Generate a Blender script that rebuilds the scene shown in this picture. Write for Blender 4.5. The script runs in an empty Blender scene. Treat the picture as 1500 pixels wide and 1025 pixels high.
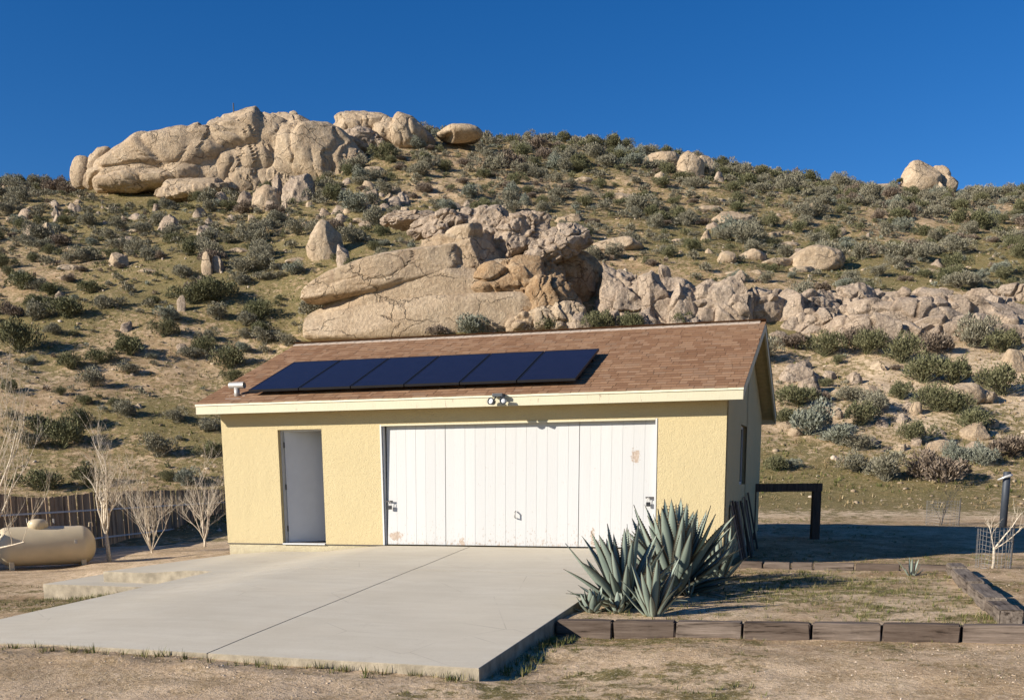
import bpy, bmesh, math, random
import numpy as np
from mathutils import Vector, Matrix, Euler
R = math.radians
scene = bpy.context.scene
COL = scene.collection
random.seed(7)
rng = np.random.default_rng(11)

# ------------------------------------------------------------------ camera, sky, sun
CAM = np.array([11.0455, -16.9373, 1.1052])
YAW, PITCH, ROLL = 0.3009, -0.1874, 0.0058
FPX, CX, CY = 1512.28, 768.0, 990.9           # in pixels of the 1500 x 1025 photograph
def rotm(y, pi, r):
    Rz = np.array([[math.cos(y), -math.sin(y), 0], [math.sin(y), math.cos(y), 0], [0, 0, 1]])
    Rx = np.array([[1, 0, 0], [0, math.cos(pi), -math.sin(pi)], [0, math.sin(pi), math.cos(pi)]])
    Ry = np.array([[math.cos(r), 0, math.sin(r)], [0, 1, 0], [-math.sin(r), 0, math.cos(r)]])
    return Rz @ Rx @ Ry
CM = rotm(YAW, PITCH, ROLL)                   # columns: right, forward, up
cam_d = bpy.data.cameras.new('camera'); cam = bpy.data.objects.new('camera', cam_d); COL.objects.link(cam)
cam_d.sensor_width = 36; cam_d.lens = FPX / 1500 * 36
cam_d.shift_x = (750 - CX) / 1500; cam_d.shift_y = (CY - 512.5) / 1500
cam_d.clip_start = 0.1; cam_d.clip_end = 3000
m3 = Matrix([[CM[i, 0], CM[i, 2], -CM[i, 1]] for i in range(3)])
cam.matrix_world = Matrix.Translation(CAM) @ m3.to_4x4()
scene.camera = cam

SUN_EL, SUN_AZN = R(21.5), R(45.5)                # azimuth measured from the garage front's normal, towards its left
to_sun = Vector((-math.sin(SUN_AZN) * math.cos(SUN_EL), -math.cos(SUN_AZN) * math.cos(SUN_EL), math.sin(SUN_EL)))
wd = bpy.data.worlds.new('World'); scene.world = wd; wd.use_nodes = True
nt = wd.node_tree; bg = nt.nodes['Background']; sky = nt.nodes.new('ShaderNodeTexSky')
sky.sky_type = 'NISHITA'; sky.sun_disc = False; sky.sun_elevation = SUN_EL
sky.sun_rotation = math.atan2(to_sun.x, to_sun.y)
sky.altitude = 1300; sky.air_density = 1.0; sky.dust_density = 0.05; sky.ozone_density = 4.0
hs = nt.nodes.new('ShaderNodeHueSaturation'); hs.inputs['Saturation'].default_value = 1.285; hs.inputs['Hue'].default_value = .509
nt.links.new(sky.outputs[0], hs.inputs['Color']); nt.links.new(hs.outputs[0], bg.inputs[0]); bg.inputs[1].default_value = 0.072
sl = bpy.data.lights.new('sun', 'SUN'); sun = bpy.data.objects.new('sun', sl); COL.objects.link(sun)
sl.energy = 4.8; sl.angle = R(0.53); sl.color = (1.0, 0.925, 0.81)
sun.rotation_euler = to_sun.to_track_quat('Z', 'Y').to_euler()
scene.view_settings.view_transform = 'Standard'; scene.view_settings.look = 'None'
scene.view_settings.exposure = 0.72; scene.view_settings.gamma = 1.0

# ------------------------------------------------------------------ numpy noise
_P = np.random.default_rng(3).random(1 << 16)
def _h(i, j, k):
    return _P[(i * 73856093 ^ j * 19349663 ^ k * 83492791) & 0xFFFF]
def vnoise(x, y, z=None):
    x = np.asarray(x, float); y = np.asarray(y, float); z = np.zeros_like(x) if z is None else np.asarray(z, float)
    i = np.floor(x).astype(np.int64); j = np.floor(y).astype(np.int64); k = np.floor(z).astype(np.int64)
    f = x - i; g = y - j; h = z - k
    f = f * f * f * (f * (f * 6 - 15) + 10); g = g * g * g * (g * (g * 6 - 15) + 10); h = h * h * h * (h * (h * 6 - 15) + 10)
    def l(a, b, t): return a + (b - a) * t
    return l(l(l(_h(i, j, k), _h(i + 1, j, k), f), l(_h(i, j + 1, k), _h(i + 1, j + 1, k), f), g),
             l(l(_h(i, j, k + 1), _h(i + 1, j, k + 1), f), l(_h(i, j + 1, k + 1), _h(i + 1, j + 1, k + 1), f), g), h) * 2 - 1
def fbm(x, y, z=None, o=4, lac=2.1, g=0.5):
    s = 0; a = 1.0; t = 0
    for n in range(o):
        q = None if z is None else z * lac**n + n * 7.3
        s = s + a * vnoise(x * lac**n + n * 17.1, y * lac**n + n * 9.7, q); t += a; a *= g
    return s / t
def worley(x, y, z):
    """nearest and second nearest distance to jittered cell points, and a value per cell"""
    i = np.floor(x).astype(np.int64); j = np.floor(y).astype(np.int64); k = np.floor(z).astype(np.int64)
    f1 = np.full(x.shape, 9.0); f2 = f1.copy(); cid = np.zeros(x.shape)
    for a in (-1, 0, 1):
        for b in (-1, 0, 1):
            for c in (-1, 0, 1):
                I, J, K = i + a, j + b, k + c
                d = np.sqrt((I + _h(I, J, K) - x)**2 + (J + _h(I + 57, J, K) - y)**2 + (K + _h(I, J + 91, K) - z)**2)
                near = d < f1; f2 = np.where(near, f1, np.minimum(f2, d)); cid = np.where(near, _h(I, J, K + 33), cid); f1 = np.where(near, d, f1)
    return f1, f2, cid
def sst(a, b, x):
    t = np.clip((x - a) / (b - a), 0, 1); return t * t * (3 - 2 * t)

# ------------------------------------------------------------------ terrain height
FW = np.array([-math.sin(YAW), math.cos(YAW)]); RT = np.array([FW[1], -FW[0]])
def uw(x, y):
    dx = x - CAM[0]; dy = y - CAM[1]
    return dx * RT[0] + dy * RT[1], dx * FW[0] + dy * FW[1]
CTRL = np.array([(5, -9.1, -.475), (4, -9.1, -.475), (5, -10.5, -.54), (8, -9.6, -.6), (3, -9.1, -.485), (2.2, -9.0, -.50), (6.6, -9.2, -.50), (7.4, -9.3, -.54), (1.8, -9.3, -.53), (1.2, -8, -.58), (8.6, -8.4, -.6), (8.5, -6.8, -.53), (10, -6.7, -.475), (11.3, -6.7, -.45),
    (12.6, -6.7, -.42), (11, -10, -.56), (14.5, -8, -.45), (9, -5.5, -.44), (12, -5.5, -.38), (9.3, -.3, -.27), (12.4, -.3, -.27),
    (13, -4, -.36), (14.5, 0, -.25), (16, 16, -.02), (10, 10, -.05), (10, 16, .02), (9.6, 6, -.16), (1.3, -5.4, -.47), (1.5, -7.3, -.57),
    (-1.4, -3.4, -.74), (-2, -6, -.74), (-5.4, 1.5, -.72), (-4.6, 2.3, -.62), (-4.9, 5, -.55), (-1.5, 3, -.4), (-.6, 0, -.3),
    (0, -4.5, -.62), (-9, 6, -.85), (-14, 12, -.85), (-6, 20, -.7), (11, -17, -.55), (4, -14, -.6), (18, -12, -.5), (-10, -10, -.9), (22, 4, -.1), (3, 12, -.3), (4, -4, -.5), (0, 8, -.45)])
def z_near(x, y):
    num = 0; den = 0
    for cx, cy, cz in CTRL:
        w = 1.0 / (((x - cx)**2 + (y - cy)**2) + 0.25)**1.6
        num = num + w * cz; den = den + w
    return num / den
PW = [-400, 30, 34, 38, 45, 56, 69, 86, 100, 108, 114, 122, 140, 180, 260, 420, 900]
PZ = [0, 0, .2, 1.15, 4.06, 8.3, 14.1, 22.4, 29.6, 33.4, 35.0, 34.5, 31, 22, 12, 5, 0]
SU = [-200, -120, -59.6, -48.6, -45.5, -38.8, -31.8, -21.5, -15.3, -12.6, -8.5, -1.6, 5.9, 16.3, 26.7, 33.6, 40.6, 51, 58, 120, 200]
SZ = [20, 28, 31.2, 31.4, 31.0, 31.4, 31.8, 33, 34.6, 35.9, 35.6, 35.1, 35.0, 33.4, 31.5, 30.4, 29.7, 29.7, 29.5, 27, 20]
_wf = np.linspace(-400, 900, 5201); _zf = np.interp(_wf, PW, PZ); _k = np.hanning(41); _k /= _k.sum()
_zf = np.convolve(np.pad(_zf, 20, 'edge'), _k, 'valid')
def terrain(x, y, fine=True):
    x = np.asarray(x, float); y = np.asarray(y, float)
    u, w = uw(x, y)
    sh = 8 * sst(-5, -13, u) * np.clip((72 - w) / 26, 0, 1)
    hb = np.interp(w - sh, _wf, _zf)
    s = np.interp(u, SU, SZ) / 35.0
    a = sst(34, 110, w)
    hill = hb * (1 + (s - 1) * sst(50, 112, w))
    zn = z_near(x, y)
    far = sst(26, 44, w)
    z = zn * (1 - far) + far * (-.1) + hill
    up = sst(38, 60, w)
    z = z + up * (1.0 * fbm(x / 16, y / 16, o=3) + .35 * fbm(x / 4.5 + 5, y / 4.5, o=3)) * (1 - .6 * sst(95, 112, w))
    if fine:
        z = z + (.03 + .10 * up) * fbm(x / 1.1, y / 1.1 + 40, o=3)
        nearm = sst(40, 14, w)
        z = z + nearm * .012 * fbm(x / .22, y / .22 + 9, o=3)
    return z
def pix_ray(px, py):
    d = CM @ np.array([(px - CX) / FPX, 1.0, (CY - py) / FPX]); return d / np.linalg.norm(d)
def at(px, py):
    """where the line of sight of a photograph pixel meets the terrain"""
    d = pix_ray(px, py); t = np.concatenate([np.arange(5, 40, .1), np.arange(40, 160, .25)])
    P = CAM[None, :] + t[:, None] * d[None, :]
    g = P[:, 2] - terrain(P[:, 0], P[:, 1], False)
    i = np.where(g < 0)[0]
    i = i[0] if len(i) else int(np.argmin(g))
    q = P[i].copy(); q[2] = float(terrain(q[0], q[1])); return q
def mpp(q):
    """metres in one photograph pixel at a point"""
    return float((np.asarray(q) - CAM) @ CM[:, 1]) / FPX

# ------------------------------------------------------------------ object helpers
def tag(o, label=None, cat=None, group=None, kind=None):
    if label: o['label'] = label
    if cat: o['category'] = cat
    if group: o['group'] = group
    if kind: o['kind'] = kind
    return o
def empty(name, loc=(0, 0, 0), rz=0):
    o = bpy.data.objects.new(name, None); COL.objects.link(o); o.location = loc; o.rotation_euler = (0, 0, rz); o.empty_display_size = .1
    return o
def link(name, me, mat=None, parent=None):
    o = bpy.data.objects.new(name, me); COL.objects.link(o)
    if mat is not None and not me.materials: me.materials.append(mat)
    if parent is not None: o.parent = parent
    return o
def npmesh(name, V, Fq, smooth=False):
    """mesh from numpy arrays, all faces with the same number of corners"""
    me = bpy.data.meshes.new(name); V = np.asarray(V, np.float32); Fq = np.asarray(Fq, np.int32); n = Fq.shape[1]
    me.vertices.add(len(V)); me.vertices.foreach_set('co', V.ravel())
    me.loops.add(Fq.size); me.loops.foreach_set('vertex_index', Fq.ravel())
    me.polygons.add(len(Fq)); me.polygons.foreach_set('loop_start', np.arange(0, Fq.size, n, dtype=np.int32))
    me.polygons.foreach_set('loop_total', np.full(len(Fq), n, np.int32))
    if smooth: me.polygons.foreach_set('use_smooth', np.ones(len(Fq), bool))
    me.update(calc_edges=True); return me
class MB:
    def __init__(s): s.v = []; s.f = []
    def quad(s, a, b, c, d):
        n = len(s.v); s.v += [tuple(a), tuple(b), tuple(c), tuple(d)]; s.f.append((n, n + 1, n + 2, n + 3)); return s
    def poly(s, pts):
        n = len(s.v); s.v += [tuple(p) for p in pts]; s.f.append(tuple(range(n, n + len(pts)))); return s
    def box(s, lo, hi, mtx=None):
        n = len(s.v)
        c = [(x, y, z) for z in (lo[2], hi[2]) for y in (lo[1], hi[1]) for x in (lo[0], hi[0])]
        if mtx is not None: c = [tuple(mtx @ Vector(p)) for p in c]
        s.v += c
        s.f += [tuple(n + i for i in q) for q in ((0, 2, 3, 1), (4, 5, 7, 6), (0, 1, 5, 4), (2, 6, 7, 3), (0, 4, 6, 2), (1, 3, 7, 5))]
        return s
    def tube(s, pts, rad, seg=8, cap=True):
        pts = [Vector(p) for p in pts]; rad = rad if hasattr(rad, '__len__') else [rad] * len(pts)
        n0 = len(s.v); prev = None
        for i, p in enumerate(pts):
            t = (pts[min(i + 1, len(pts) - 1)] - pts[max(i - 1, 0)]).normalized()
            if prev is None: a = t.orthogonal().normalized()
            else:
                a = prev - t * prev.dot(t)
                a = a.normalized() if a.length > 1e-5 else t.orthogonal().normalized()
            prev = a; b = t.cross(a)
            for k in range(seg):
                an = 2 * math.pi * k / seg; s.v.append(tuple(p + (a * math.cos(an) + b * math.sin(an)) * rad[i]))
        for i in range(len(pts) - 1):
            for k in range(seg):
                k2 = (k + 1) % seg
                s.f.append((n0 + i * seg + k, n0 + i * seg + k2, n0 + (i + 1) * seg + k2, n0 + (i + 1) * seg + k))
        if cap:
            s.f.append(tuple(n0 + k for k in reversed(range(seg)))); m = n0 + (len(pts) - 1) * seg; s.f.append(tuple(m + k for k in range(seg)))
        return s
    def lathe(s, prof, seg=24, mtx=None):
        n0 = len(s.v)
        for r, z in prof:
            for k in range(seg):
                an = 2 * math.pi * k / seg; p = Vector((r * math.cos(an), r * math.sin(an), z))
                s.v.append(tuple(mtx @ p if mtx is not None else p))
        for i in range(len(prof) - 1):
            for k in range(seg):
                k2 = (k + 1) % seg; s.f.append((n0 + i * seg + k, n0 + i * seg + k2, n0 + (i + 1) * seg + k2, n0 + (i + 1) * seg + k))
        s.f.append(tuple(n0 + k for k in reversed(range(seg)))); m = n0 + (len(prof) - 1) * seg; s.f.append(tuple(m + k for k in range(seg)))
        return s
    def mesh(s, name, smooth=False, bevel=0):
        me = bpy.data.meshes.new(name); me.from_pydata(s.v, [], s.f)
        if bevel:
            bm = bmesh.new(); bm.from_mesh(me); bmesh.ops.remove_doubles(bm, verts=bm.verts, dist=1e-5)
            bmesh.ops.bevel(bm, geom=list(bm.edges), offset=bevel, segments=2, affect='EDGES', profile=.6); bm.to_mesh(me); bm.free()
        if smooth:
            me.polygons.foreach_set('use_smooth', [True] * len(me.polygons))
        me.update(); return me
    def build(s, name, mat, parent=None, smooth=False, bevel=0):
        return link(name, s.mesh(name, smooth, bevel), mat, parent)

# ------------------------------------------------------------------ materials
class NG:
    def __init__(s, name, rough=.8, spec=.3):
        s.m = bpy.data.materials.new(name); s.m.use_nodes = True; s.t = s.m.node_tree; s.b = s.t.nodes['Principled BSDF']
        s.b.inputs['Roughness'].default_value = rough; s.b.inputs['Specular IOR Level'].default_value = spec
        s._pos = None
    def n(s, typ, **kw):
        nd = s.t.nodes.new(typ)
        for k, v in kw.items(): setattr(nd, k, v)
        return nd
    def l(s, a, b): s.t.links.new(a, b)
    def pos(s, obj=False):
        if obj: return s.n('ShaderNodeTexCoord').outputs['Object']
        if s._pos is None: s._pos = s.n('ShaderNodeNewGeometry').outputs['Position']
        return s._pos
    def scaled(s, v, sc):
        m = s.n('ShaderNodeMapping'); m.inputs['Scale'].default_value = sc; s.l(v, m.inputs['Vector']); return m.outputs[0]
    def noise(s, scale, detail=4, rough=.55, vec=None, dist=0):
        t = s.n('ShaderNodeTexNoise'); t.inputs['Scale'].default_value = scale; t.inputs['Detail'].default_value = detail
        t.inputs['Roughness'].default_value = rough; t.inputs['Distortion'].default_value = dist
        s.l(vec if vec is not None else s.pos(), t.inputs['Vector']); return t.outputs['Fac']
    def vor(s, scale, vec=None, feat='F1', out='Distance', rnd=1):
        t = s.n('ShaderNodeTexVoronoi', feature=feat); t.inputs['Scale'].default_value = scale; t.inputs['Randomness'].default_value = rnd
        s.l(vec if vec is not None else s.pos(), t.inputs['Vector']); return t.outputs[out]
    def ramp(s, fac, stops, interp='LINEAR'):
        r = s.n('ShaderNodeValToRGB'); r.color_ramp.interpolation = interp; e = r.color_ramp.elements
        while len(e) < len(stops): e.new(.5)
        for i, (p, c) in enumerate(stops):
            e[i].position = p; e[i].color = (*c, 1) if hasattr(c, '__len__') else (c, c, c, 1)
        s.l(fac, r.inputs[0]); return r.outputs[0]
    def mix(s, fac, a, b, mode='MIX'):
        m = s.n('ShaderNodeMix', data_type='RGBA', blend_type=mode)
        for v, i in ((fac, 0), (a, 6), (b, 7)):
            if hasattr(v, 'is_linked'): s.l(v, m.inputs[i])
            elif hasattr(v, '__len__'): m.inputs[i].default_value = (*v, 1)
            elif i == 0: m.inputs[i].default_value = v
            else: m.inputs[i].default_value = (v, v, v, 1)
        return m.outputs[2]
    def math(s, op, a, b=0.0, clamp=False):
        m = s.n('ShaderNodeMath', operation=op, use_clamp=clamp)
        for v, i in ((a, 0), (b, 1)):
            if hasattr(v, 'is_linked'): s.l(v, m.inputs[i])
            else: m.inputs[i].default_value = v
        return m.outputs[0]
    def bump(s, h, strength=.5, dist=.01):
        b = s.n('ShaderNodeBump'); b.inputs['Strength'].default_value = strength; b.inputs['Distance'].default_value = dist
        s.l(h, b.inputs['Height']); s.l(b.outputs[0], s.b.inputs['Normal']); return s
    def col(s, c):
        if hasattr(c, 'is_linked'): s.l(c, s.b.inputs['Base Color'])
        else: s.b.inputs['Base Color'].default_value = (*c, 1)
        return s
    def attr(s, name):
        a = s.n('ShaderNodeAttribute', attribute_name=name); return a.outputs['Fac']
    def objrand(s): return s.n('ShaderNodeObjectInfo').outputs['Random']
    def islrand(s): return s.n('ShaderNodeNewGeometry').outputs['Random Per Island']
MAT = {}
def plain(name, c, rough=.7, spec=.3, metal=0, var=.12, sc=9, bump=0):
    g = NG(name, rough, spec); n = g.noise(sc, 4, vec=g.pos())
    g.col(g.ramp(n, [(.3, tuple(x * (1 - var) for x in c)), (.7, tuple(min(1, x * (1 + var)) for x in c))]))
    g.b.inputs['Metallic'].default_value = metal
    if bump: g.bump(g.noise(sc * 8, 4), .4, bump)
    MAT[name] = g.m; return g.m

def mk_terrain():
    g = NG('earth', .95, .1)
    gr, pl, nr = g.attr('green'), g.attr('pale'), g.attr('near')
    big = g.noise(.35, 5, .6); mid = g.noise(2.2, 6, .65); fine = g.noise(14, 6, .7); grit = g.noise(75, 3, .7)
    dirt = g.ramp(mid, [(.3, (.42, .265, .145)), (.5, (.57, .395, .235)), (.72, (.70, .525, .335))])
    dirt = g.mix(g.ramp(fine, [(.36, 0.0), (.62, 1.0)]), g.mix(.5, dirt, (.22, .14, .08)), dirt)
    dirt = g.mix(g.math('MULTIPLY', pl, .9), dirt, g.ramp(fine, [(.3, (.58, .425, .27)), (.7, (.82, .65, .455))]))
    dry = g.ramp(g.noise(9, 5, .7), [(.3, (.14, .082, .038)), (.7, (.40, .27, .14))])
    dirt = g.mix(g.math('MULTIPLY', g.ramp(g.noise(.9, 7, .75), [(.42, 0.0), (.58, 1.0)]), g.math('SUBTRACT', .95, g.math('MULTIPLY', pl, .75))), dirt, dry)
    grass = g.ramp(g.noise(7, 6, .75), [(.30, (.045, .046, .012)), (.5, (.125, .108, .030)), (.70, (.31, .235, .10))])
    gm = g.math('ADD', g.math('MULTIPLY', gr, 1.0), g.math('MULTIPLY', g.math('SUBTRACT', g.noise(3.0, 8, .78), .5), 3.0))
    gm = g.ramp(gm, [(.44, 0.0), (.66, .92)])
    c = g.mix(gm, dirt, grass)
    mo = g.math('MULTIPLY', g.ramp(g.noise(2.6, 7, .75), [(.46, 0.0), (.57, 1.0)]), g.ramp(g.noise(24, 4, .7), [(.38, 0.0), (.55, .85)]))
    c = g.mix(g.math('MULTIPLY', mo, .7), c, (.21, .145, .06))          # dry moss and litter
    peb = g.vor(34); pm = g.ramp(peb, [(.10, 1.0), (.17, 0.0)])
    c = g.mix(g.math('MULTIPLY', pm, .5), c, g.ramp(grit, [(.35, (.26, .2, .14)), (.65, (.62, .53, .42))]))
    sp = g.noise(38, 5, .75); c = g.mix(g.ramp(sp, [(.34, .55), (.43, 0.0)]), c, g.mix(.75, c, (.07, .045, .028)))
    c = g.mix(g.ramp(sp, [(.55, 0.0), (.64, .6)]), c, (.74, .61, .45))
    g.col(c)
    h = g.math('ADD', g.math('MULTIPLY', fine, 1.0), g.math('ADD', g.math('MULTIPLY', grit, .35), g.math('MULTIPLY', pm, .25)))
    g.bump(h, .8, .035); MAT['earth'] = g.m
mk_terrain()
def mk_rock(name, a, b, dark, stain=.55, sc=1.0):
    g = NG(name, .92, .15); p = g.pos()
    n1 = g.noise(.55 * sc, 6, .6); n2 = g.noise(5 * sc, 7, .68); n3 = g.noise(26, 4, .7)
    c = g.mix(g.ramp(n1, [(.35, 0.0), (.65, 1.0)]), a, b)
    c = g.mix(g.math('MULTIPLY', g.ramp(n2, [(.44, 1.0), (.58, 0.0)]), .45), c, dark)
    st = g.noise(1.0, 6, .7, vec=g.scaled(p, (1.2 * sc, 1.2 * sc, .28 * sc)))
    c = g.mix(g.math('MULTIPLY', g.ramp(st, [(.52, 0.0), (.68, 1.0)]), stain), c, dark)
    c = g.mix(g.ramp(n3, [(.3, .35), (.55, 0.0)]), c, tuple(x * .4 for x in dark))
    wob = g.n('ShaderNodeTexNoise'); wob.inputs['Scale'].default_value = .9 * sc; wob.inputs['Detail'].default_value = 4; g.l(p, wob.inputs['Vector'])
    ad = g.n('ShaderNodeVectorMath', operation='MULTIPLY_ADD'); g.l(wob.outputs['Color'], ad.inputs[0]); ad.inputs[1].default_value = (1.6, 1.6, 1.6); g.l(p, ad.inputs[2])
    ve = g.vor(.42 * sc, vec=g.scaled(ad.outputs[0], (.7, .7, 1.5)), feat='DISTANCE_TO_EDGE'); cr = g.math('MULTIPLY', g.ramp(ve, [(.004, 1.0), (.016, 0.0)]), g.ramp(g.noise(.6, 3), [(.42, 0.0), (.56, 1.0)]))
    c = g.mix(g.math('MULTIPLY', cr, .5), c, tuple(x * .35 for x in dark))
    g.col(c)
    h = g.math('SUBTRACT', g.math('ADD', g.math('MULTIPLY', n2, 1.0), g.math('MULTIPLY', n3, .3)), g.math('MULTIPLY', cr, .8)); g.bump(h, .95, .16); MAT[name] = g.m
mk_rock('granite_tan', (.50, .375, .245), (.60, .475, .33), (.29, .205, .135))
mk_rock('granite_grey', (.49, .375, .27), (.58, .465, .35), (.21, .155, .115), .7, 1.6)
mk_rock('granite_rust', (.45, .30, .165), (.50, .37, .235), (.24, .13, .06), .7, 1.5)

def mk_stucco(name, c, k=1):
    g = NG(name, .9, .15); n = g.noise(11, 5, .6); m = g.noise(1.2, 5, .6); v = g.noise(42, 5, .75)
    dz = g.n('ShaderNodeSeparateXYZ'); g.l(g.pos(), dz.inputs[0])
    cc = g.mix(g.ramp(m, [(.35, 0.0), (.7, .35)]), c, tuple(x * .86 for x in c))
    cc = g.mix(g.ramp(v, [(.3, .3), (.48, 0.0)]), cc, tuple(x * .7 for x in c))
    cc = g.mix(g.math('MULTIPLY', g.ramp(g.noise(1.0, 6, .7, vec=g.scaled(g.pos(), (3.5, 3.5, .5))), [(.55, 0.0), (.75, 1.0)]), .22), cc, tuple(x * .72 for x in c))
    zz = g.math('SUBTRACT', 1.0, g.math('MULTIPLY', g.math('ADD', dz.outputs[2], .22), 1.7), True)
    cc = g.mix(g.math('MULTIPLY', g.math('POWER', zz, 2.0), g.ramp(g.noise(5, 6, .75), [(.35, 0.0), (.65, .55)])), cc, (.36, .27, .17))
    cc = g.mix(g.ramp(g.noise(70, 3, .7), [(.3, .25), (.45, 0.0)]), cc, tuple(x * .6 for x in c))
    g.col(cc); g.bump(g.math('ADD', v, g.math('MULTIPLY', n, .8)), .8, .02); MAT[name] = g.m
mk_stucco('stucco', (.545, .448, .255)); mk_stucco('stucco_base', (.52, .46, .31))
def mk_paint(name, c, peel, pc=(.34, .27, .19)):
    g = NG(name, .55, .35); n = g.noise(1.0, 6, .7, vec=g.scaled(g.pos(), (22, 22, 5)))
    n2 = g.noise(3, 4, .6)
    mk = g.math('MULTIPLY', g.ramp(n, [(.60, 0.0), (.64, 1.0)]), g.ramp(n2, [(.45, 0.0), (.6, peel)]))
    cc = g.mix(g.ramp(g.noise(6, 4), [(.3, .0), (.8, .4)]), c, tuple(x * .85 for x in c))
    g.col(g.mix(mk, cc, pc)); g.bump(g.noise(1.0, 5, .6, vec=g.scaled(g.pos(), (60, 60, 6))), .25, .01); MAT[name] = g.m
mk_paint('fascia_paint', (.53, .49, .345), .9); mk_paint('trim_white', (.54, .54, .53), .3); mk_paint('door_grey', (.62, .62, .62), 0)
plain('soffit_paint', (.52, .42, .22), .85); plain('drip_metal', (.62, .58, .43), .5)
def mk_plank():
    g = NG('plank_paint', .6, .3); p = g.pos(); xyz = g.n('ShaderNodeSeparateXYZ'); g.l(p, xyz.inputs[0]); X, Z = xyz.outputs[0], xyz.outputs[2]
    chips = g.noise(1.0, 6, .75, vec=g.scaled(p, (34, 34, 16)))
    low = g.math('SUBTRACT', 1.0, g.math('MULTIPLY', Z, 1.15), True)         # paint wears off where rain splashes up
    thr = g.math('ADD', chips, g.math('MULTIPLY', g.math('POWER', low, 3.0), .13))
    chip = g.ramp(thr, [(.655, 0.0), (.68, 1.0)])
    def spot(x, z, sx, sz):
        a = g.math('POWER', g.math('MULTIPLY', g.math('SUBTRACT', X, x), 1 / sx), 2.0); b = g.math('POWER', g.math('MULTIPLY', g.math('SUBTRACT', Z, z), 1 / sz), 2.0)
        return g.ramp(g.math('ADD', g.math('ADD', a, b), g.math('MULTIPLY', g.math('SUBTRACT', g.noise(20, 6, .8), .5), 4.5)), [(.60, 1.0), (.66, 0.0)])
    s = spot(7.69, 1.49, .095, .14)
    for a in ((3.40, .16, .16, .085), (4.66, .05, .06, .11), (6.99, .16, .05, .2)): s = g.math('MAXIMUM', s, spot(*a))
    rnd = g.objrand()
    white = g.mix(rnd, (.47, .47, .462), (.505, .505, .495))
    white = g.mix(g.ramp(g.noise(1.0, 5, .65, vec=g.scaled(p, (9, 9, 1.2))), [(.4, 0.0), (.75, .30)]), white, (.47, .46, .44))
    c = g.mix(g.math('MULTIPLY', chip, .8), white, g.mix(rnd, (.30, .22, .16), (.42, .32, .24)))
    c = g.mix(g.math('MULTIPLY', s, .9), c, g.ramp(g.noise(40, 4, .7), [(.35, (.30, .22, .16)), (.65, (.46, .37, .29))]))
    g.col(c); g.bump(g.noise(1.0, 5, .65, vec=g.scaled(p, (70, 70, 5))), .3, .008); MAT['plank_paint'] = g.m
mk_plank()
def mk_shingle(name, isl):
    g = NG(name, .95, .1); r = g.islrand() if isl else g.objrand()
    c = g.ramp(r, [(0, (.235, .125, .068)), (.35, (.28, .155, .086)), (.6, (.32, .183, .104)), (.85, (.37, .225, .135)), (1, (.275, .17, .105))])
    c = g.mix(g.ramp(g.noise(160, 2, .7), [(.35, .38), (.65, 0.0)]), c, (.10, .06, .04))
    c = g.mix(g.ramp(g.noise(.9, 4), [(.45, 0.0), (.75, .22)]), c, (.38, .25, .15))
    c = g.mix(g.ramp(g.attr('band'), [(.30, 0.0), (.40, .62)]), c, (.085, .05, .03))     # printed shadow line of laminated shingles
    g.col(c); g.bump(g.noise(190, 2, .7), .5, .004); MAT[name] = g.m
mk_shingle('shingle_one', False); mk_shingle('shingle_many', True)
plain('ridge_cap', (.40, .33, .27), .9, .1, var=.2, sc=14)
def mk_concrete():
    g = NG('concrete', .85, .2); n = g.noise(.8, 6, .6); s = g.noise(1.0, 6, .65, vec=g.scaled(g.pos(), (.9, 4.5, 4)), dist=.4)
    c = g.ramp(n, [(.3, (.51, .455, .355)), (.7, (.585, .53, .425))])
    c = g.mix(g.ramp(s, [(.40, .35), (.6, 0.0)]), c, (.46, .40, .305))
    c = g.mix(g.ramp(g.noise(5, 6, .7), [(.55, 0.0), (.8, .3)]), c, (.60, .565, .49))
    c = g.mix(g.ramp(g.noise(42, 4, .7), [(.30, .35), (.45, 0.0)]), c, (.36, .31, .24))
    c = g.mix(g.ramp(g.noise(1.6, 7, .75, dist=.6), [(.58, 0.0), (.72, .5)]), c, (.40, .34, .26))
    c = g.mix(g.ramp(g.noise(.5, 5, .6), [(.5, 0.0), (.7, .4)]), c, (.60, .53, .41))
    ck = g.vor(.55, vec=g.scaled(g.pos(), (1, 1, 0)), feat='DISTANCE_TO_EDGE'); c = g.mix(g.math('MULTIPLY', g.ramp(ck, [(.0015, 1.0), (.004, 0.0)]), g.ramp(g.noise(.7, 3), [(.50, 0.0), (.6, .5)])), c, (.24, .20, .15))
    g.col(c); g.bump(g.math('ADD', g.noise(60, 4, .7), g.math('MULTIPLY', s, 1.5)), .25, .006); MAT['concrete'] = g.m
mk_concrete()
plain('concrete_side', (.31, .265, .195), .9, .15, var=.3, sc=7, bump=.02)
def mk_wood(name, a, b, ax=0, sc=1, obj=False):
    g = NG(name, .9, .12); p = g.pos(obj); st = [26, 26, 26]; st[ax] = 1.6; r = g.objrand()
    pv = g.n('ShaderNodeVectorMath', operation='ADD'); g.l(p, pv.inputs[0]); cb = g.n('ShaderNodeCombineXYZ')
    g.l(g.math('MULTIPLY', r, 31.0), cb.inputs[0]); g.l(g.math('MULTIPLY', r, 17.0), cb.inputs[1]); g.l(cb.outputs[0], pv.inputs[1])
    n = g.noise(1.0, 6, .7, vec=g.scaled(pv.outputs[0], tuple(x * sc for x in st)))
    c = g.ramp(n, [(.3, a), (.7, b)])
    c = g.mix(r, c, g.mix(.6, c, (.055, .036, .026)))
    c = g.mix(g.ramp(n, [(.34, .85), (.42, 0.0)]), c, (.02, .014, .01))
    g.col(c); g.bump(n, .8, .014); MAT[name] = g.m
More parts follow.
